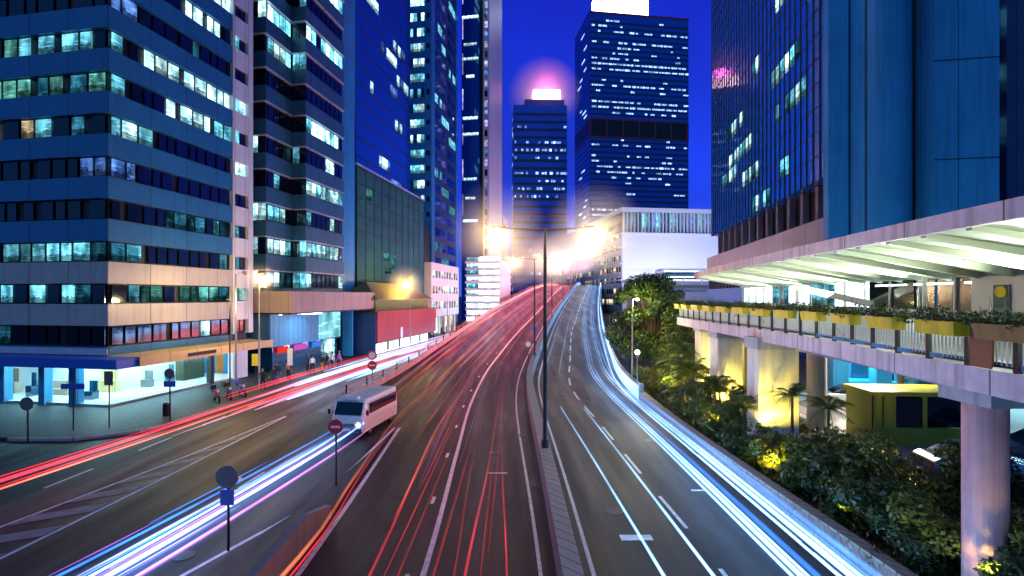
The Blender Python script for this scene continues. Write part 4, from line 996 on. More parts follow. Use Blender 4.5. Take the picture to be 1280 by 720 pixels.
for (x, y, z, k) in [(C(y)-.03+s_*2.1, y, Z(y)+.93+9.5, 1.15+y/38) for y in (21.9,49.5,78,104,130,156) for s_ in (-1,1)]+[(-20.6,41.0,9.05,1.1),(-15.2,71,9.35,2.2)]:
    if mb0 is None: b = MB(); b.ball((0,0,0), 1.3, 16); mb0 = b.build('mist', mistm); o = mb0
    else: o = bpy.data.objects.new('mist', mb0.data); col.objects.link(o)
    o.location = (x, y-.25, z); o.scale = (k, k, k); tag(o, kind='stuff')
# yellow column uplights, and ones added among the shrubs to warm the foliage
for i, (x, y, tx, ty, tz, p) in enumerate(((11.6,22.9,12.7,24.,3.,1700),(12.0,29.,13.3,30.5,3.,1300),(13.2,34.5,14.3,36,3.,1000),(10.3,10.8,11.3,11.9,2.2,560),(16.0,33.,16,38,2.,500),(10.4,34,12.4,37,3.5,900),(10.6,20.2,11.6,22,1.6,350),(10.8,16.2,12.2,17.6,1.8,300),(14.2,18.6,13.2,16.8,1.6,350),(10.3,32.4,12.,33.5,2.4,500),(10.8,27.,12.,28.8,2.2,420))):
    o = empty('uplight', (x, y, .12), 0, ['uplight at the foot of the bright square column','uplight between the second and third columns','uplight by the fourth column','uplight beside the round pink column','uplight near the lobby slab','uplight under the dark palm clump','added uplight among shrubs below the slim palm','added uplight among shrubs halfway down the bank','added uplight on the forecourt side of the tall shrub','added uplight near the globe lamp thicket','added uplight by the palm clump left of the yellow columns'][i], 'uplight', 'garden uplights aimed at the walkway')
    hs = 1.25 if i < 6 else .3
    b = MB(); b.tube([(0,0,0),(0,0,hs)], .03, 6); b.build('stake', dark_metal, o); b = MB(); b.tube([(0,0,hs),(.04,.03,hs+.14)], .09, 10); b.build('lamp_head', dark_metal, o)
    light('SPOT', (x+.06, y+.05, .12+hs+.2), p*1.1, (1.,.78,.10), .06, target=(tx, ty, tz), spot=115, blend=.8)
light('AREA', (21, 29, 5.3), 1500, (1.,.86,.66), target=(20, 31, 0), sx=2, sy=2)
lf = empty('ceiling_lamp', (21, 29, 5.4), 0, 'flat lamp under the walkway slab over the forecourt', 'lamp'); b = MB(); b.box(-1,1,-1,1,0,.06); b.build('panel', tube_w, lf); b = MB(); b.tube([(0,0,.06),(0,0,.2)], .04, 6); b.build('stem', dark_metal, lf)

# ------------------------------------------------------------------ signs
def roundsign(x, y, h, r, label, face, z=0., second=None, plate=False, back=False):
    o = empty('road_sign', (x, y, z), 0, label, 'road sign')
    b = MB(); b.tube([(0,0,0),(0,0,h+r)], .04, 8); b.build('post', dark_metal, o)
    def disc(zc, m):
        b = MB(); b.tube([(0,-.08,zc),(0,-.045,zc)], r, 28); d = b.build('disc', m, o); return d
    d = disc(h, face)
    if face is signred:
        b = MB(); b.box(-r*.62, r*.62, -.09, -.083, h-r*.16, h+r*.16); b.build('white_bar', signwhite, d)
    if plate:
        b = MB(); b.box(-.2, .2, -.075, -.045, h-r-.5, h-r-.05); b.build('plate', signblue, o)
    if second:
        d2 = disc(h+2.15*r, second); b = MB(); b.tube([(0,-.09,h+2.15*r),(0,-.083,h+2.15*r)], r*.72, 24); b.build('ring', signwhite, d2)
roundsign(-6.95, 19.6, 2.35, .29, 'red no entry sign on a blue post at the island tip', signred, .1)
roundsign(-8.35, 14.6, 2.2, .33, 'dark backed round sign with a small plate in the foreground', signgrey, .1, plate=True)
roundsign(-11.4, 40.5, 1.75, .38, 'double round sign, red below, at the start of the ramp wall', signred, .2, second=signred)
roundsign(2.05-.5, 47.5, 1.5, .25, 'small round sign on the median ahead of the second lamp', signwhite, Z(47.5)+.9)
roundsign(2.6, 57, 1.4, .33, 'blue arrow disc on the median barrier', signblue, Z(57)+.9)
roundsign(-22.0, 31.9, 2.5, .32, 'round sign on a tall post by the showroom kerb', signgrey, .13)
roundsign(-24.6, 25.2, 2.0, .34, 'dark round sign at the far left kerb', signgrey, .13)
def blade(x, y, h, w, hh, m, label, z=.13):
    o = empty('sign_post', (x, y, z), 0, label, 'sign'); b = MB(); b.tube([(0,0,0),(0,0,h)], .035, 8); b.build('post', dark_metal, o)
    b = MB(); b.box(-w/2, w/2, -.06, -.038, h-hh, h); b.build('panel', m, o)
blade(-24.4, 27.6, 2.6, 1.3, .3, signblue, 'wide blue blade sign in front of the showroom door')
blade(-22.9, 28.2, 3.2, .5, .8, signgrey, 'tall narrow dark sign board before the blue pillar')
blade(-20.4, 29.6, 2.4, .7, .35, signblue, 'small blue sign by the showroom window')
blade(-21.6, 41.8, 2.6, .6, 1.0, yellow_box, 'yellow topped bus stop sign beside the people')
blade(-19.4, 43.4, 2.9, .45, 1.5, signwhite, 'white banner post between the standing people')
blade(-17.6, 39.9-1, 2.2, .3, .5, signgrey, 'small grey plate at the kerb by the motorcycles') if False else None
def bollard(x, y, label, z=.13):
    o = empty('litter_bin', (x, y, z), 0, label, 'bin'); b = MB(); b.tube([(0,0,0),(0,0,.75)], .2, 14); b.build('body', dark_metal, o); b = MB(); b.tube([(0,0,.76),(0,0,.86)], [.23,.14], 14); b.build('lid', grey_metal, o)
bollard(-21.6, 31.0, 'dark litter bin at the foot of the round kerb sign')

# ------------------------------------------------------------------ vehicles
def wheel(b_parent, x, y, r, w, ax='x'):
    d = Vector((1,0,0)) if ax == 'x' else Vector((0,1,0)); c = Vector((x, y, r))
    b = MB(); b.tube([c-d*w/2, c+d*w/2], r, 20); o = b.build('wheel', rubber, b_parent)
    b = MB(); b.tube([c-d*(w/2+.012), c+d*(w/2+.012)], r*.58, 14); b.build('rim', grey_metal, o); return o
def loft(secs, m, name, parent):     # secs: list of (y, [(x,z)...]) cross sections
    b = MB(); k = len(secs[0][1]); vs = [(x, y, z) for y, s in secs for x, z in s]
    fs = [(i*k+(j+1) % k, i*k+j, (i+1)*k+j, (i+1)*k+(j+1) % k) for i in range(len(secs)-1) for j in range(k)]+[tuple(range(k)), tuple((len(secs)-1)*k+j for j in range(k-1, -1, -1))]
    b.add(vs, fs); o = b.build(name, m, parent, smooth=False); md = o.modifiers.new('bevel', 'BEVEL'); md.width = .05; md.segments = 2; return o
def car(x, y, rz, paint, label, z=.03):
    o = empty('parked_car', (x, y, z), rz, label, 'car', 'cars parked on the forecourt')
    def sec(w, zb, zt): return [(-w, zb), (w, zb), (w+.03, (zb+zt)/2), (w-.05, zt), (-w+.05, zt), (-w-.03, (zb+zt)/2)]
    loft([(-2.1, sec(.72,.35,.62)), (-1.9, sec(.84,.22,.74)), (-.9, sec(.87,.2,.9)), (.9, sec(.87,.2,.95)), (1.8, sec(.84,.22,.92)), (2.1, sec(.76,.35,.8))], paint, 'body', o)
    cb = [(-.85, [(-.74,.9),(.74,.9),(.74,.92),(.7,.94),(-.7,.94),(-.74,.92)]), (-.25, [(-.76,.9),(.76,.9),(.7,1.2),(.58,1.38),(-.58,1.38),(-.7,1.2)]), (.8, [(-.76,.9),(.76,.9),(.7,1.22),(.58,1.42),(-.58,1.42),(-.7,1.22)]), (1.55, [(-.72,.9),(.72,.9),(.72,.93),(.68,.96),(-.68,.96),(-.72,.93)])]
    loft(cb, dglass, 'windows', o)
    b = MB(); b.box(-.56, .56, -.2, .8, 1.4, 1.45); b.build('roof', paint, o)
    for sx_ in (-.8, .8):
        for sy_ in (-1.3, 1.3): wheel(o, sx_, sy_, .31, .2)
        b = MB(); b.box(sx_*.75-.16, sx_*.75+.16, -2.12, -2.04, .52, .66); b.build('headlight', lit_white, o)
        b = MB(); b.box(sx_*.75-.15, sx_*.75+.15, 2.05, 2.12, .6, .74); b.build('tail_light', signred, o)
    b = MB(); b.box(-.25, .25, -2.13, -2.09, .36, .47); b.build('number_plate', signwhite, o)
    return o
car(23.6, 34.0, radians(70), silverp, 'silver car half hidden behind the yellow kiosk')
car(19.4, 20.6, radians(80), silverp, 'pale car roof showing through the tall shrubs')
car(24.6, 22.4, radians(75), darkp, 'dark blue car at the right edge behind the column')
# white minibus on the slip road
mv = empty('minibus', (-8.85, 26.6, 0), radians(-10), 'white minibus facing the camera on the slip road', 'minibus')
def vs_(w, zb, zt): return [(-w, zb), (w, zb), (w+.02, 1.1), (w-.08, zt), (-w+.08, zt), (-w-.02, 1.1)]
loft([(0, vs_(.90,.4,1.25)), (.12, vs_(.95,.3,1.35)), (.55, vs_(.97,.3,2.25)), (.9, vs_(.97,.3,2.32)), (5.6, vs_(.97,.3,2.32)), (5.8, vs_(.9,.4,2.2))], whitep, 'body', mv)
b = MB(); b.add([(-.82,.1,1.38),(.82,.1,1.38),(.80,.5,2.12),(-.80,.5,2.12),(-.82,.16,1.36),(.82,.16,1.36),(.8,.56,2.1),(-.8,.56,2.1)], [(0,1,2,3),(7,6,5,4),(0,4,5,1),(1,5,6,2),(2,6,7,3),(3,7,4,0)])
b.v = [(x, y-.03, z+.02) for x, y, z in b.v]; b.build('windscreen', dglass, mv)
for s_ in (-1, 1):
    b = MB(); b.box(s_*.985-.012, s_*.985+.012, .95, 5.4, 1.35, 2.0); b.build('side_window', dglass, mv)
    b = MB(); b.tube([(s_*.68,-.03,.82),(s_*.68,.02,.82)], .12, 14); b.build('headlight', emis('headlamp', (.8,.9,1.), 12) if 'headlamp' not in MATS else MATS['headlamp'], mv)
    for y in (1.1, 4.6): wheel(mv, s_*.86, y, .34, .2)
b = MB(); b.box(-.86, .86, -.07, .0, .42, .58); b.build('bumper', dark_metal, mv); b = MB(); b.box(-.26, .26, -.09, -.071, .44, .56); b.build('number_plate', signwhite, mv)
for s_ in (-1, 1):
    b = MB(); b.tube([(s_*.97,.3,1.5),(s_*1.16,.2,1.55)], .02, 6); b.box(min(s_*1.1,s_*1.24), max(s_*1.1,s_*1.24), .14, .2, 1.4, 1.72); b.build('wing_mirror', dark_metal, mv)
    b = MB(); b.box(s_*.60-.03, s_*.60+.03, 5.79, 5.86, .9, 1.2); b.build('tail_light', signred, mv)
b = MB()
for k in range(4): b.box(-.42, .42, -.035, -.02, .66+.06*k, .69+.06*k)
b.build('grille', dark_metal, mv)
b = MB(); b.tube([(-.5,.06,1.42),(.05,.2,1.72)], .012, 5); b.tube([(.2,.06,1.42),(.7,.2,1.72)], .012, 5); b.build('wiper', black, mv)
b = MB(); b.box(-.55, .55, .2, .6, 2.34, 2.52); b.build('roof_sign', signwhite, mv)
mv.scale = (.95, .8, .86)
# motorcycles by the kerb
def bike(x, y, rz, paint, label):
    o = empty('motorcycle', (x, y, 0.02), rz, label, 'motorcycle', 'motorcycles parked at the kerb')
    for yy in (-.65, .65): wheel(o, 0, yy, .31, .12)
    b = MB(); b.add([(-.13,-.35,.45),(.13,-.35,.45),(.13,.45,.5),(-.13,.45,.5),(-.16,-.3,.85),(.16,-.3,.85),(.12,.15,.9),(-.12,.15,.9)], [(3,2,1,0),(4,5,6,7),(0,1,5,4),(1,2,6,5),(2,3,7,6),(3,0,4,7)]); b.build('body', paint, o)
    b = MB(); b.box(-.13,.13,.16,.85,.74,.84); b.build('seat', rubber, o)
    b = MB(); b.tube([(0,-.65,.31),(0,-.45,.95),(0,-.42,1.0)], .03, 6); b.tube([(-.34,-.36,1.02),(0,-.44,1.0),(.34,-.36,1.02)], .02, 6); b.build('fork', grey_metal, o)
    b = MB(); b.ball((0,-.56,.9), .1, 10); b.build('headlight', signwhite, o)
    b = MB(); b.box(-.17,.17,.8,1.12,.86,1.16); b.build('top_box', paint if paint is bluep else dark_metal, o)
bike(-21.0, 35.2, .75, redp, 'red motorcycle at the kerb below the thin lamp post'); bike(-20.3, 37.2, .8, bluep, 'blue motorcycle just past the red one')
bike(-20.7, 36.2, .7, darkp, 'dark motorcycle between the red and the blue ones')
# kiosk
ks = empty('kiosk', (18.3, 25.2, .03), radians(-4), 'yellow framed kiosk with dark windows under the walkway', 'kiosk')
b = MB(); b.box(0, 4.7, 0, 2.2, .0, .9); b.build('lower_wall', yellow_kiosk, ks)
b = MB(); b.box(-.1, 4.8, -.1, 2.3, 2.5, 2.72); b.build('roof', yellow_kiosk, ks); b = MB(); b.box(0, .95, .0, 2.2, .9, 2.5); b.build('side_panel', yellow_kiosk, ks)
for x0, x1 in ((1.05,2.45),(2.65,4.3)):
    b = MB(); b.box(x0, x1, .05, .1, .95, 2.4); b.build('window', dglass, ks)
for x0 in (.96, 2.46, 4.31):
    b = MB(); b.box(x0, x0+.18, -.02, .14, .9, 2.5); b.build('frame', yellow_kiosk, ks)
b = MB(); b.box(1, 4.6, 1.2, 1.3, .9, 2.4); b.build('back_panel', dark_metal, ks)
b = MB(); b.tube([(-.0,-.02,.0),(-.0,-.02,2.5)], .03, 6); b.tube([(.5,-.02,.9),(.5,-.02,2.5)], .02, 6); b.build('seam', dark_metal, ks)
# forecourt kerb rail and little wall
o = empty('guard_rail', (17.6, 28, 0), 0, 'thin metal hoop rail on the forecourt', 'rail'); b = MB()
for y in (0, 2.5, 5): b.tube([(0,y,0),(0,y,1.)], .03, 6)
b.tube([(0,0,1.),(0,5,1.)], .03, 6); b.tube([(0,0,.5),(0,5,.5)], .02, 6); b.build('rail', grey_metal, o)
sw = MB(); sw.box(17.5, 24.5, 13.6, 13.9, .03, .75); tag(sw.build('low_wall', white_wall), 'low white wall seen through shrubs beside the round column', 'wall')
sw = MB(); sw.box(25.5, 27.0, 28.5, 29.3, .03, 1.6); sw.box(25.7, 26.8, 28.45, 28.5, .4, 1.4); tag(sw.build('ticket_machine', signblue), 'small blue machine on the forecourt right of the kiosk', 'machine')
st = tree(26.3, 33.5, 4, [(0,0,3.2,.5),(.4,0,3.8,.45),(-.3,.2,4.1,.4)], 500, .2, 'slim young tree right of the silver car', [leaf3], 77, .03)

# ------------------------------------------------------------------ people on the left pavement
def person(x, y, h, rz, label, top, leg, pose=0):
    o_ = bpy.data.meshes.new('person'); s = h/1.75; V = []; E_ = []; Rd = []
    def j(p, r, par=None):
        V.append(Vector(p)*s); Rd.append(r*s); i = len(V)-1
        if par is not None: E_.append((par, i))
        return i
    pel = j((0,0,.95), .15); wa = j((0,0,1.12), .135, pel); ch = j((0,0,1.34), .165, wa); nk0 = j((0,0,1.47), .075, ch); nk = j((0,-.01,1.53), .06, nk0); hd = j((0,-.02,1.63), .095, nk); ht = j((0,-.01,1.71), .07, hd)
    j((0,-.115,1.62), .022, hd)
    st_ = (.0, .22, .12)[pose % 3]
    for sg in (-1, 1):
        hp = j((sg*.1,0,.9), .1, pel); kn = j((sg*.11,-sg*st_*.5-.02,.5), .068, hp); an = j((sg*.12,-sg*st_+.02,.09), .043, kn); j((sg*.13,-sg*st_-.13,.04), .04, an)
        sh = j((sg*.185,0,1.41), .065, ch); fw = (.02, .2, -.16)[(pose+(sg > 0)) % 3]
        el = j((sg*.24,-fw*.4,1.14), .045, sh); wr = j((sg*.25,-fw-.06,.9), .03, el); pm = j((sg*.25,-fw-.08,.82), .032, wr)
        for k in range(4): j((sg*.25,-fw-.12+.026*k,.735-.012*(k in (1,2))), .0095, pm)
        j((sg*.225,-fw-.135,.79), .011, pm)
    o_.from_pydata(V, E_, []); o = bpy.data.objects.new('person', o_); col.objects.link(o)
    md = o.modifiers.new('skin', 'SKIN'); 
    for i, sv in enumerate(o_.skin_vertices[0].data if o_.skin_vertices else []): pass
    if not o_.skin_vertices:
        bpy.context.view_layer.objects.active = o
    dg = None
    return o, Rd, V, top, leg, h
def finish_person(o, Rd, x, y, rz, label, top, leg, h, z=.13):
    sk = o.data.skin_vertices[0].data if o.data.skin_vertices else None
    if sk:
        for i, r_ in enumerate(Rd): sk[i].radius = (r_, r_)
        sk[0].use_root = True
    sb = o.modifiers.new('sub', 'SUBSURF'); sb.levels = 1; sb.render_levels = 1
    bpy.context.view_layer.update(); dg = bpy.context.evaluated_depsgraph_get()
    me = bpy.data.meshes.new_from_object(o.evaluated_get(dg)); o.modifiers.clear(); o.data = me
    me.materials.clear()
    for m in (top, leg, skin, rubber): me.materials.append(m)
    s = h/1.75
    for p in me.polygons:
        c = p.center/s; p.use_smooth = True
        if c.z > 1.49 or (c.z < .93 and abs(c.x) > .2 and c.z > .6): p.material_index = 2
        elif c.z < .1: p.material_index = 3
        elif c.z < .98 and abs(c.x) < .21: p.material_index = 1
        else: p.material_index = 0
    o.location = (x, y, z); o.rotation_euler.z = rz; tag(o, label, 'person', 'people waiting on the left pavement')
    b = MB(); b.ball((0, .012*s, 1.665*s), .108*s, 14, sz=1.05); b.v = [v for v in b.v]; ho = b.build('hair', rubber, o, smooth=True)
    ho.location = (0, .02, .012)
    b = MB()
    for sg in (-1, 1): b.ball((sg*.036*s, -.105*s, 1.645*s), .011*s, 8)
    b.build('eyes', black, o)
cl_dark = mat('cloth_dark', (.015,.016,.022), .8); cl_white = mat('cloth_white', (.7,.7,.72), .8); cl_orange = mat('cloth_orange', (.6,.2,.03), .8); cl_blue = mat('cloth_blue', (.03,.06,.18), .8); cl_pink = mat('cloth_purple', (.25,.08,.3), .8)
for (x, y, h, rz, lab, tp, lg, ps) in ((-19.9,39.6,1.72,.4,'person in dark clothes at the kerb, leftmost of the waiting people',cl_dark,cl_dark,0),(-19.5,40.6,1.76,-.3,'person in black beside the leftmost one',cl_dark,cl_blue,1),
        (-19.4,48.2,1.7,.8,'person in a pale shirt by the white banner post',cl_white,cl_dark,2),(-18.8,48.9,1.74,2.2,'person in dark jacket and orange trousers',cl_dark,cl_orange,0),(-18.2,50.2,1.8,-.6,'tallest person in a white shirt and dark trousers',cl_white,cl_dark,1),
        (-17.8,51.0,1.68,.3,'person in purple top right of the white shirt',cl_pink,cl_dark,2),(-20.4,49.5,1.7,1.5,'person in blue standing back near the shops',cl_blue,cl_dark,0),(-18.9,50.6,1.66,1.1,'shorter person in black between the orange trousers and the white shirt',cl_dark,cl_dark,1),
        (-20.3,43.0,1.7,.2,'person in blue jeans beside the yellow stop sign',cl_dark,cl_blue,2),(-19.95,44.2,1.74,2.6,'person in an orange top behind the yellow stop sign',cl_orange,cl_dark,0),(-18.3,52.5,1.72,1.9,'person in a white top walking ahead of the purple top',cl_white,cl_blue,1)):
    o, Rd, V, _, _, _ = person(x, y, h, rz, lab, tp, lg, ps)
    finish_person(o, Rd, x, y, rz, lab, tp, lg, h)

# ------------------------------------------------------------------ light threads left along the lanes
TM = {}
def tm(kind):
    spec = {'red': ((1.,.03,.06), 4.6), 'deep': ((.9,.015,.04), 2.4), 'orange': ((1.,.22,.07), 3.6), 'pink': ((1.,.30,.50), 4.2), 'white': ((.26,.55,1.), 18.), 'blue': ((.03,.20,1.), 5.),
            'purple': ((.45,.14,1.), 2.0), 'amber': ((1.,.55,.2), 3.2), 'haze': ((.07,.28,1.), .75), 'soft': ((.8,.74,1.), 2.6), 'dusk': ((1.,.05,.10), .22)}[kind]
    if kind not in TM: TM[kind] = trailmat('thread_'+kind, *spec, 3. if kind in ('haze','dusk') else 2.4)
    return TM[kind]
def thread(fx, y0, y1, h, r, kind, label, group, zf=Z):
    ys = frange(y0, y1, 1.5); tl = 5. if y0 > 6.01 else .01          # a thread fades in where the lamp first shows
    b = MB(); b.tube([(fx(y), y, zf(y)+h) for y in ys], [max(.004, r*(1 if kind in ('haze','dusk') else 1.45)*(1+max(0, y-45)/60)*min(1, (y-y0)/tl+.05)**.7*(min(1, (y1-y)/2.5+.05) if y1 < 30 else 1)) for y in ys], 10, cap=False)
    tag(b.build('light_thread', tm(kind), smooth=True), label, 'light trail', group)
def off(tab):
    f = interp(tab); return lambda y: C(y)+f(y)
GW, GR, GS, GL = 'white headlamp trails on the right lanes', 'red lamp trails on the rising road', 'pale trails on the slip road', 'red and pink trails on the left street'
wl = [(4.95,5.4,.035,.7,'white'),(5.15,5.6,.055,.72,'white'),(5.3,5.75,.06,.95,'blue'),(5.45,5.9,.03,.6,'white'),(5.7,6.15,.03,1.5,'blue'),(6.1,6.55,.03,.7,'white'),(6.3,6.8,.065,.75,'white'),(6.5,6.98,.06,1.1,'blue'),(6.65,7.15,.035,.65,'white'),(6.85,7.0,.025,.9,'blue')]
wlab = ['innermost white trail of the right lane','thick white trail beside the innermost one','blue edged trail high in the inner bundle','thin white trail low in the inner bundle','faint blue thread between the two white bundles','thin white trail starting the outer bundle','thickest white trail of the outer bundle','blue trail riding above the outer bundle','slim white trail near the brick wall','faint blue thread low next to the brick wall']
for (a, b0, r_, h, k), lab in zip(wl, wlab): thread(off([(3,b0+.05),(13,b0),(32,a+.4),(50,a+.2),(76,a-.1),(200,a-.4)]), 4, 200, h, r_, k, lab, GW)
thread(off([(10,2.35),(12.2,2.25),(31.2,1.62)]), 4, 31, .68, .035, 'white', 'left streak of the pair starting in the middle of the inner lane', GW)
thread(off([(10,3.55),(12.2,3.48),(30.6,3.03)]), 4, 30.5, .68, .035, 'white', 'right streak of the pair starting in the middle of the inner lane', GW)
thread(off([(41,1.2),(60,1.5),(200,1.8)]), 41.5, 190, .7, .05, 'white', 'left thin streak beyond the pair in the inner lane', GW)
thread(off([(41,2.5),(60,2.8),(200,3.0)]), 41.5, 190, .7, .05, 'white', 'right thin streak beyond the pair in the inner lane', GW)
thread(off([(5,7.1),(36,7.3),(200,7.2)]), 34, 200, .95, .05, 'white', 'white trail hugging the inside of the parapet', GW)
for i, (a, k) in enumerate(((3.4,'soft'),(2.1,'soft'),(4.2,'white'))): thread(off([(60,a),(200,a)]), 78, 200, .8, .07, k, ['soft far trail in the middle of the crest','soft far trail close to the median','bright far trail left of the main bundle'][i], GW)
for i, (a, b0) in enumerate(((5.2,5.6),(6.5,6.9),(7.2,7.3))): thread(off([(3,b0),(13,b0-.05),(32,a+.3),(50,a+.15),(200,a-.3)]), 3, 200, .75, .38, 'haze', ['broad blue glow round the inner white bundle','broad blue glow round the outer white bundle','broad blue glow beside the brick wall and parapet'][i], GW)
rn = random.Random(77)
for i in range(18):
    a = rn.uniform(-5.6,-1.3); y0 = rn.uniform(5, 30); kk = ('deep','deep','red','dusk')[i % 4]; px_ = 'left' if a < -4.1 else 'right' if a < -2.6 else 'innermost'
    thread(off([(y0-4,a),(y0+20,a+.12),(60,a*.95),(200,a*.93)]), y0, 190, rn.uniform(.6,1.2), rn.uniform(.012,.03) if kk != 'dusk' else .16, kk, 'faint %s thread, %s part of red carriageway, from %s' % ({'deep':'deep red','red':'red','dusk':'broad dusky red'}[kk], px_, 'near the bottom edge' if y0 < 13 else 'beside the nearest lamp post' if y0 < 22 else 'level with the minibus'), GR)
rl_ = [([(5,-5.0),(12,-4.97),(21.5,-5.25),(27.4,-5.25),(45,-4.2),(60,-3.9),(200,-3.9)],4,190,.8,.035,'red','strong red trail starting beneath the lane line at the bottom'),
 ([(12,-5.2),(15.8,-5.1),(25,-5.3),(45,-4.6),(200,-4.5)],15,190,.85,.04,'orange','orange trail alongside the strong red one'),
 ([(17,-4.85),(31,-5.1),(60,-4.9),(200,-4.9)],17.5,190,.75,.04,'purple','purple thread left of the lane line'),
 ([(5,-2.6),(12,-2.65),(19.4,-2.45),(39,-2.15),(60,-1.8),(200,-1.7)],4,190,.8,.035,'red','red trail crossing the right lane of the red carriageway'),
 ([(5,-1.6),(12,-1.63),(20,-1.9),(35,-2.0),(60,-1.3),(200,-1.2)],4,190,.8,.022,'red','thin red trail closest to the median'),
 ([(5,-2.9),(12,-2.9),(20,-3.1),(35,-2.8),(60,-2.4),(200,-2.3)],4,190,.9,.022,'deep','dark red thread left of the right lane trail'),
 ([(5,-2.25),(20,-2.3),(35,-2.5),(60,-2.2),(200,-2.0)],9,190,.9,.02,'deep','dark red thread between two red trails'),
 ([(5,-3.6),(20,-3.65),(35,-3.4),(60,-2.9),(200,-2.9)],20,190,.75,.03,'pink','pink trail just right of the lane line'),
 ([(5,-7.2),(12,-7.1),(14.2,-7.05),(18.3,-7.4),(28,-7.85),(45,-7.2),(70,-8.),(200,-7.)],4,190,.8,.05,'orange','orange red trail along the left edge and wall'),
 ([(5,-7.0),(14.2,-6.85),(18.3,-7.2),(28,-7.6),(45,-6.8),(70,-7.4),(200,-6.5)],5,190,.85,.025,'red','slim red trail beside the orange edge trail'),
 ([(25,-6.0),(45,-5.6),(200,-5.6)],24,190,.8,.05,'red','red trail beginning level with the red no entry sign'),
 ([(30,-6.5),(50,-6.3),(200,-6.)],29,190,.9,.05,'pink','pink trail beginning past the island tip'),
 ([(30,-7.2),(50,-8.4),(200,-7.6)],31,190,.8,.06,'red','red trail leaving the island tip to the left'),
 ([(33,-8.2),(50,-9.2),(100,-9.5),(200,-7.9)],33,190,1.0,.05,'amber','amber trail in the widened left lane'),
 ([(35,-9.0),(50,-10.2),(100,-10.2),(200,-8.3)],36,190,.8,.06,'red','red trail in the outermost rising lane'),
 ([(36,-10),(50,-11),(100,-10.9),(200,-8.6)],38,190,.9,.06,'deep','deep red trail next to the yellow guard rail'),
 ([(40,-5.0),(60,-5.2),(200,-5.2)],42,190,1.3,.06,'amber','amber trail high in the red bundle'),
 ([(40,-3.2),(60,-3.3),(200,-3.2)],44,190,1.2,.05,'pink','pink trail high over the right red lane'),
 ([(40,-1.9),(60,-1.0),(200,-.9)],52,190,1.1,.05,'amber','amber trail skimming the median far up'),
 ([(50,-6.8),(200,-6.7)],50,190,1.2,.07,'red','thick red trail through the middle of the far bundle'),
 ([(50,-8.9),(100,-8.9),(200,-7.4)],55,190,1.3,.06,'red','high red trail in the far left bundle'),
 ([(60,-2.6),(200,-2.5)],62,190,1.5,.07,'pink','thick pink trail near the crest on the right'),
 ([(60,-4.2),(200,-4.2)],66,190,1.6,.08,'red','highest red trail near the crest')]
for tab, y0, y1, h, r_, k, lab in rl_: thread(off(tab), y0, y1, h, r_*.9, k, lab, GR)
SX = interp([(6,-11.9),(12.2,-10.4),(22.5,-8.85),(26.5,-8.5)])
sl = [(-.35,.5,.025,'white','outer thin white streak of the slip road'),(-.1,.75,.03,'blue','thin blue streak beside the outer white one'),(.15,.6,.5,'haze','broad blue glow left of the purple trail'),(.35,.65,.05,'soft','pale dashed looking streak in the blue glow'),
      (.6,.8,.035,'white','brightest white streak in front of the minibus'),(.8,1.0,.05,'purple','purple streak on the right of the slip bundle'),(.95,.55,.05,'purple','low purple streak nearest the island'),(1.15,.7,.03,'pink','pink streak nearest the island'),
      (.6,.7,.55,'haze','upper blue glow in front of the minibus'),(.0,1.1,.03,'blue','upper thin blue streak of the slip bundle')]
rs = random.Random(31)
for i in range(16):
    dx = rs.uniform(-.5,1.2); y0 = rs.uniform(9, 22); kk = rs.choice(('soft','purple','blue','purple','soft'))
    thread(lambda y, dx=dx: SX(y)+dx, y0, min(26, y0+rs.uniform(2.5,7)), rs.uniform(.5,1.1), rs.uniform(.02,.05), kk, 'short %s streak, %s part of the slip road bundle, %s' % ({'soft':'pale','white':'white','blue':'blue','purple':'purple'}[kk], 'left' if dx < .1 else 'right' if dx > .7 else 'middle', 'near the picture edge' if y0 < 11 else 'near the dark round sign' if y0 < 16 else 'just before the minibus'), GS, zf=flat)
for dx, h, r_, k, lab in sl: thread(lambda y, dx=dx: SX(y)+dx*(1+.0*y), 6, 26.8, h, r_, k, lab, GS, zf=flat)
SP = interp([(6,-19.4),(12,-18.6),(17,-18.),(24,-17.1),(40,-15.4),(55,-13.2),(73,-10.2),(100,-6.0),(140,.5),(170,7)])
rf = random.Random(12)
kinds = ['red','purple','red','pink','orange','soft','deep','amber']
for i in range(52):
    y0 = rf.uniform(30, 75); a = rf.uniform(-9.5, -1.2) if i % 3 else rf.uniform(-10.5, -6)
    f_ = rf.uniform(.72,.86); side = ['left half','middle','right half'][0 if a < -6.6 else 1 if a < -3.6 else 2]
    lab = '%s trail, %s of far red bundle, starting %s the %s' % ({'red':'red','deep':'deep red','pink':'pink','orange':'orange','amber':'amber','purple':'violet','soft':'pale'}[kinds[i % 8]], side, ['beside','just past','well past'][i % 3], ['minibus','island tip','double round sign','second lamp post'][min(3, int((y0-30)/11))])
    thread(off([(y0-8,a-.15),(y0,a),(y0+25,a*.97),(200,a*f_)]), y0, 192, rf.uniform(.6,1.7), rf.uniform(.04,.10), kinds[i % 8], lab, GR)
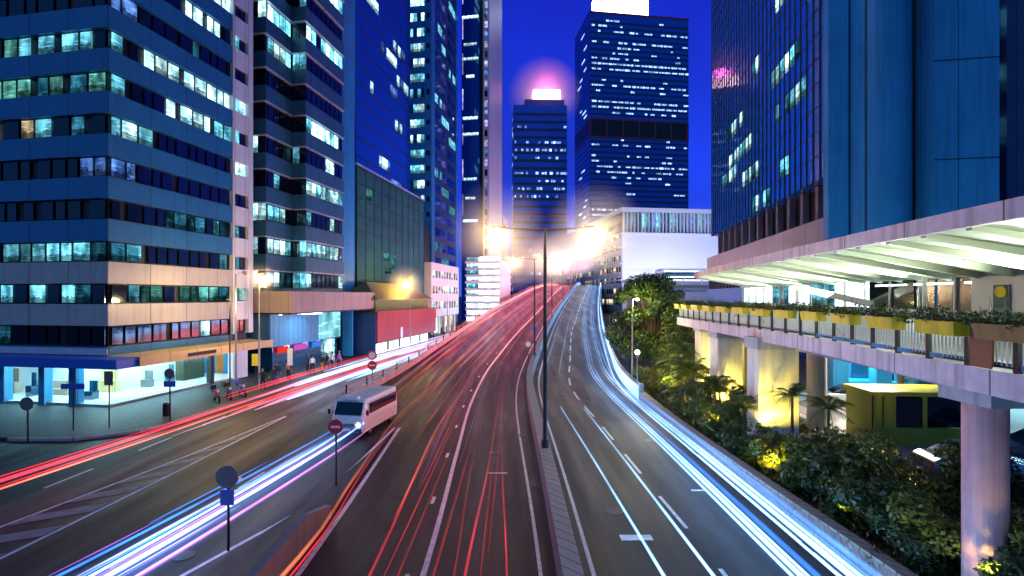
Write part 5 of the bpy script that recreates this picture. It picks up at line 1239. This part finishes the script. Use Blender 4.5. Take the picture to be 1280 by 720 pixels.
ll = [(-1.5,.8,.02,'deep',6,'darkest outer red thread near the pavement'),(-1.1,.8,.022,'red',6,'outer red trail near the pavement'),(-.75,.85,.028,'red',6,'second red trail from the pavement'),(-.4,.8,.02,'deep',6,'dim red thread in the left street bundle'),
      (-.1,.8,.024,'orange',6,'orange red trail in the middle of the left street'),(.2,.9,.02,'red',6,'red trail right of the orange one'),(.6,.8,.03,'pink',24,'thin pink trail beginning by the motorcycles'),(.9,.7,.12,'pink',30,'pink trail on the inner side of the left street'),
      (1.2,.7,.13,'white',33,'bright white trail sweeping past the people'),(1.6,.8,.05,'purple',36,'violet trail beside the bright white one'),(2.0,.7,.10,'white',40,'white trail hugging the ramp wall'),(-1.9,.9,.05,'white',44,'white trail beside the far pavement'),
      (.4,1.3,.12,'pink',36,'high pink trail in the far left street'),(-.9,1.3,.06,'soft',46,'soft pale trail in the far left street')]
for i in range(14):
    dx = rs.uniform(-1.5, 2.0); y0 = rs.uniform(26, 60); kk = ('pink','white','soft','red','purple')[i % 5]
    thread(lambda y, dx=dx: SP(y)+dx, y0, 158, rs.uniform(.5,1.6), rs.uniform(.04,.09), kk, '%s thread, %s side of the left street, beginning %s' % ({'pink':'pink','white':'white','soft':'pale','red':'red','purple':'violet'}[kk], 'pavement' if dx < 0 else 'ramp', 'by the waiting people' if y0 < 44 else 'by the hoarding'), GL, zf=flat)
for dx, h, r_, k, y0, lab in ll: thread(lambda y, dx=dx: SP(y)+dx*(1-.0*y), y0, 160, h, r_, k, lab, GL, zf=flat)

# ------------------------------------------------------------------ world, sun, camera
w = bpy.data.worlds.new('World'); sc.world = w; w.use_nodes = True; nt = w.node_tree
bg = [n for n in nt.nodes if n.type == 'BACKGROUND'][0]
sky = N(nt, 'ShaderNodeTexSky'); sky.sky_type = 'NISHITA'; sky.sun_disc = False; sky.sun_elevation = radians(1.); sky.sun_rotation = radians(200)
tc = N(nt, 'ShaderNodeTexCoord'); sx = N(nt, 'ShaderNodeSeparateXYZ'); L(nt, tc.outputs['Generated'], sx.inputs[0])
cr = N(nt, 'ShaderNodeValToRGB'); L(nt, sx.outputs[2], cr.inputs[0]); e0 = cr.color_ramp
e0.elements[0].position = 0.; e0.elements[0].color = (.05,.20,.95,1); e0.elements[1].position = .55; e0.elements[1].color = (.003,.014,.62,1)
q = e0.elements.new(.18); q.color = (.003,.055,1.0,1)
back = math_(nt, 'MULTIPLY', sx.outputs[1], -1.); mrb = N(nt, 'ShaderNodeMapRange'); mrb.inputs[1].default_value = -.55; mrb.inputs[2].default_value = .5; L(nt, back, mrb.inputs[0])
c2 = mixcol(nt, mrb.outputs[0], cr.outputs[0], (.008,.13,.46,1))
s1 = N(nt, 'ShaderNodeVectorMath', operation='SCALE'); L(nt, sky.outputs[0], s1.inputs[0]); s1.inputs[3].default_value = .012
cn = N(nt, 'ShaderNodeTexNoise', Scale=2.4, Detail=5.); L(nt, tc.outputs['Generated'], cn.inputs['Vector']); cm = N(nt, 'ShaderNodeMapRange'); cm.inputs[1].default_value = .3; cm.inputs[2].default_value = .75; cm.inputs[3].default_value = .55; cm.inputs[4].default_value = 1.35; L(nt, cn.outputs['Fac'], cm.inputs[0])
c3 = N(nt, 'ShaderNodeVectorMath', operation='SCALE'); L(nt, c2, c3.inputs[0]); L(nt, cm.outputs[0], c3.inputs[3])
fin = mixcol(nt, 1., c3.outputs[0], s1.outputs[0], 'ADD'); L(nt, fin, bg.inputs[0]); bg.inputs[1].default_value = .8
sd = bpy.data.lights.new('sun', 'SUN'); sd.energy = .35; sd.angle = radians(12); sd.color = (.35,.62,1.)
so = bpy.data.objects.new('sun', sd); col.objects.link(so); so.rotation_euler = (radians(58), 0, radians(-28))
cd = bpy.data.cameras.new('camera'); cam = bpy.data.objects.new('camera', cd); col.objects.link(cam); sc.camera = cam
cam.location = (0, 0, CAMZ); cam.rotation_euler = (radians(90), 0, 0); cd.sensor_width = 36; cd.lens = 36*620/1280; cd.shift_y = 10/1280; cd.clip_end = 6000; cd.clip_start = .2
vs2 = sc.view_settings; vs2.view_transform = 'Standard'; vs2.look = 'None'; vs2.exposure = .15; vs2.gamma = 1
sc.render.engine = 'CYCLES'; cy = sc.cycles; cy.use_denoising = True; cy.max_bounces = 4; cy.diffuse_bounces = 2; cy.glossy_bounces = 2; cy.transparent_max_bounces = 48; cy.volume_bounces = 0
cy.sample_clamp_indirect = 4.; cy.sample_clamp_direct = 0; cy.caustics_reflective = False; cy.caustics_refractive = False; cy.use_light_tree = True
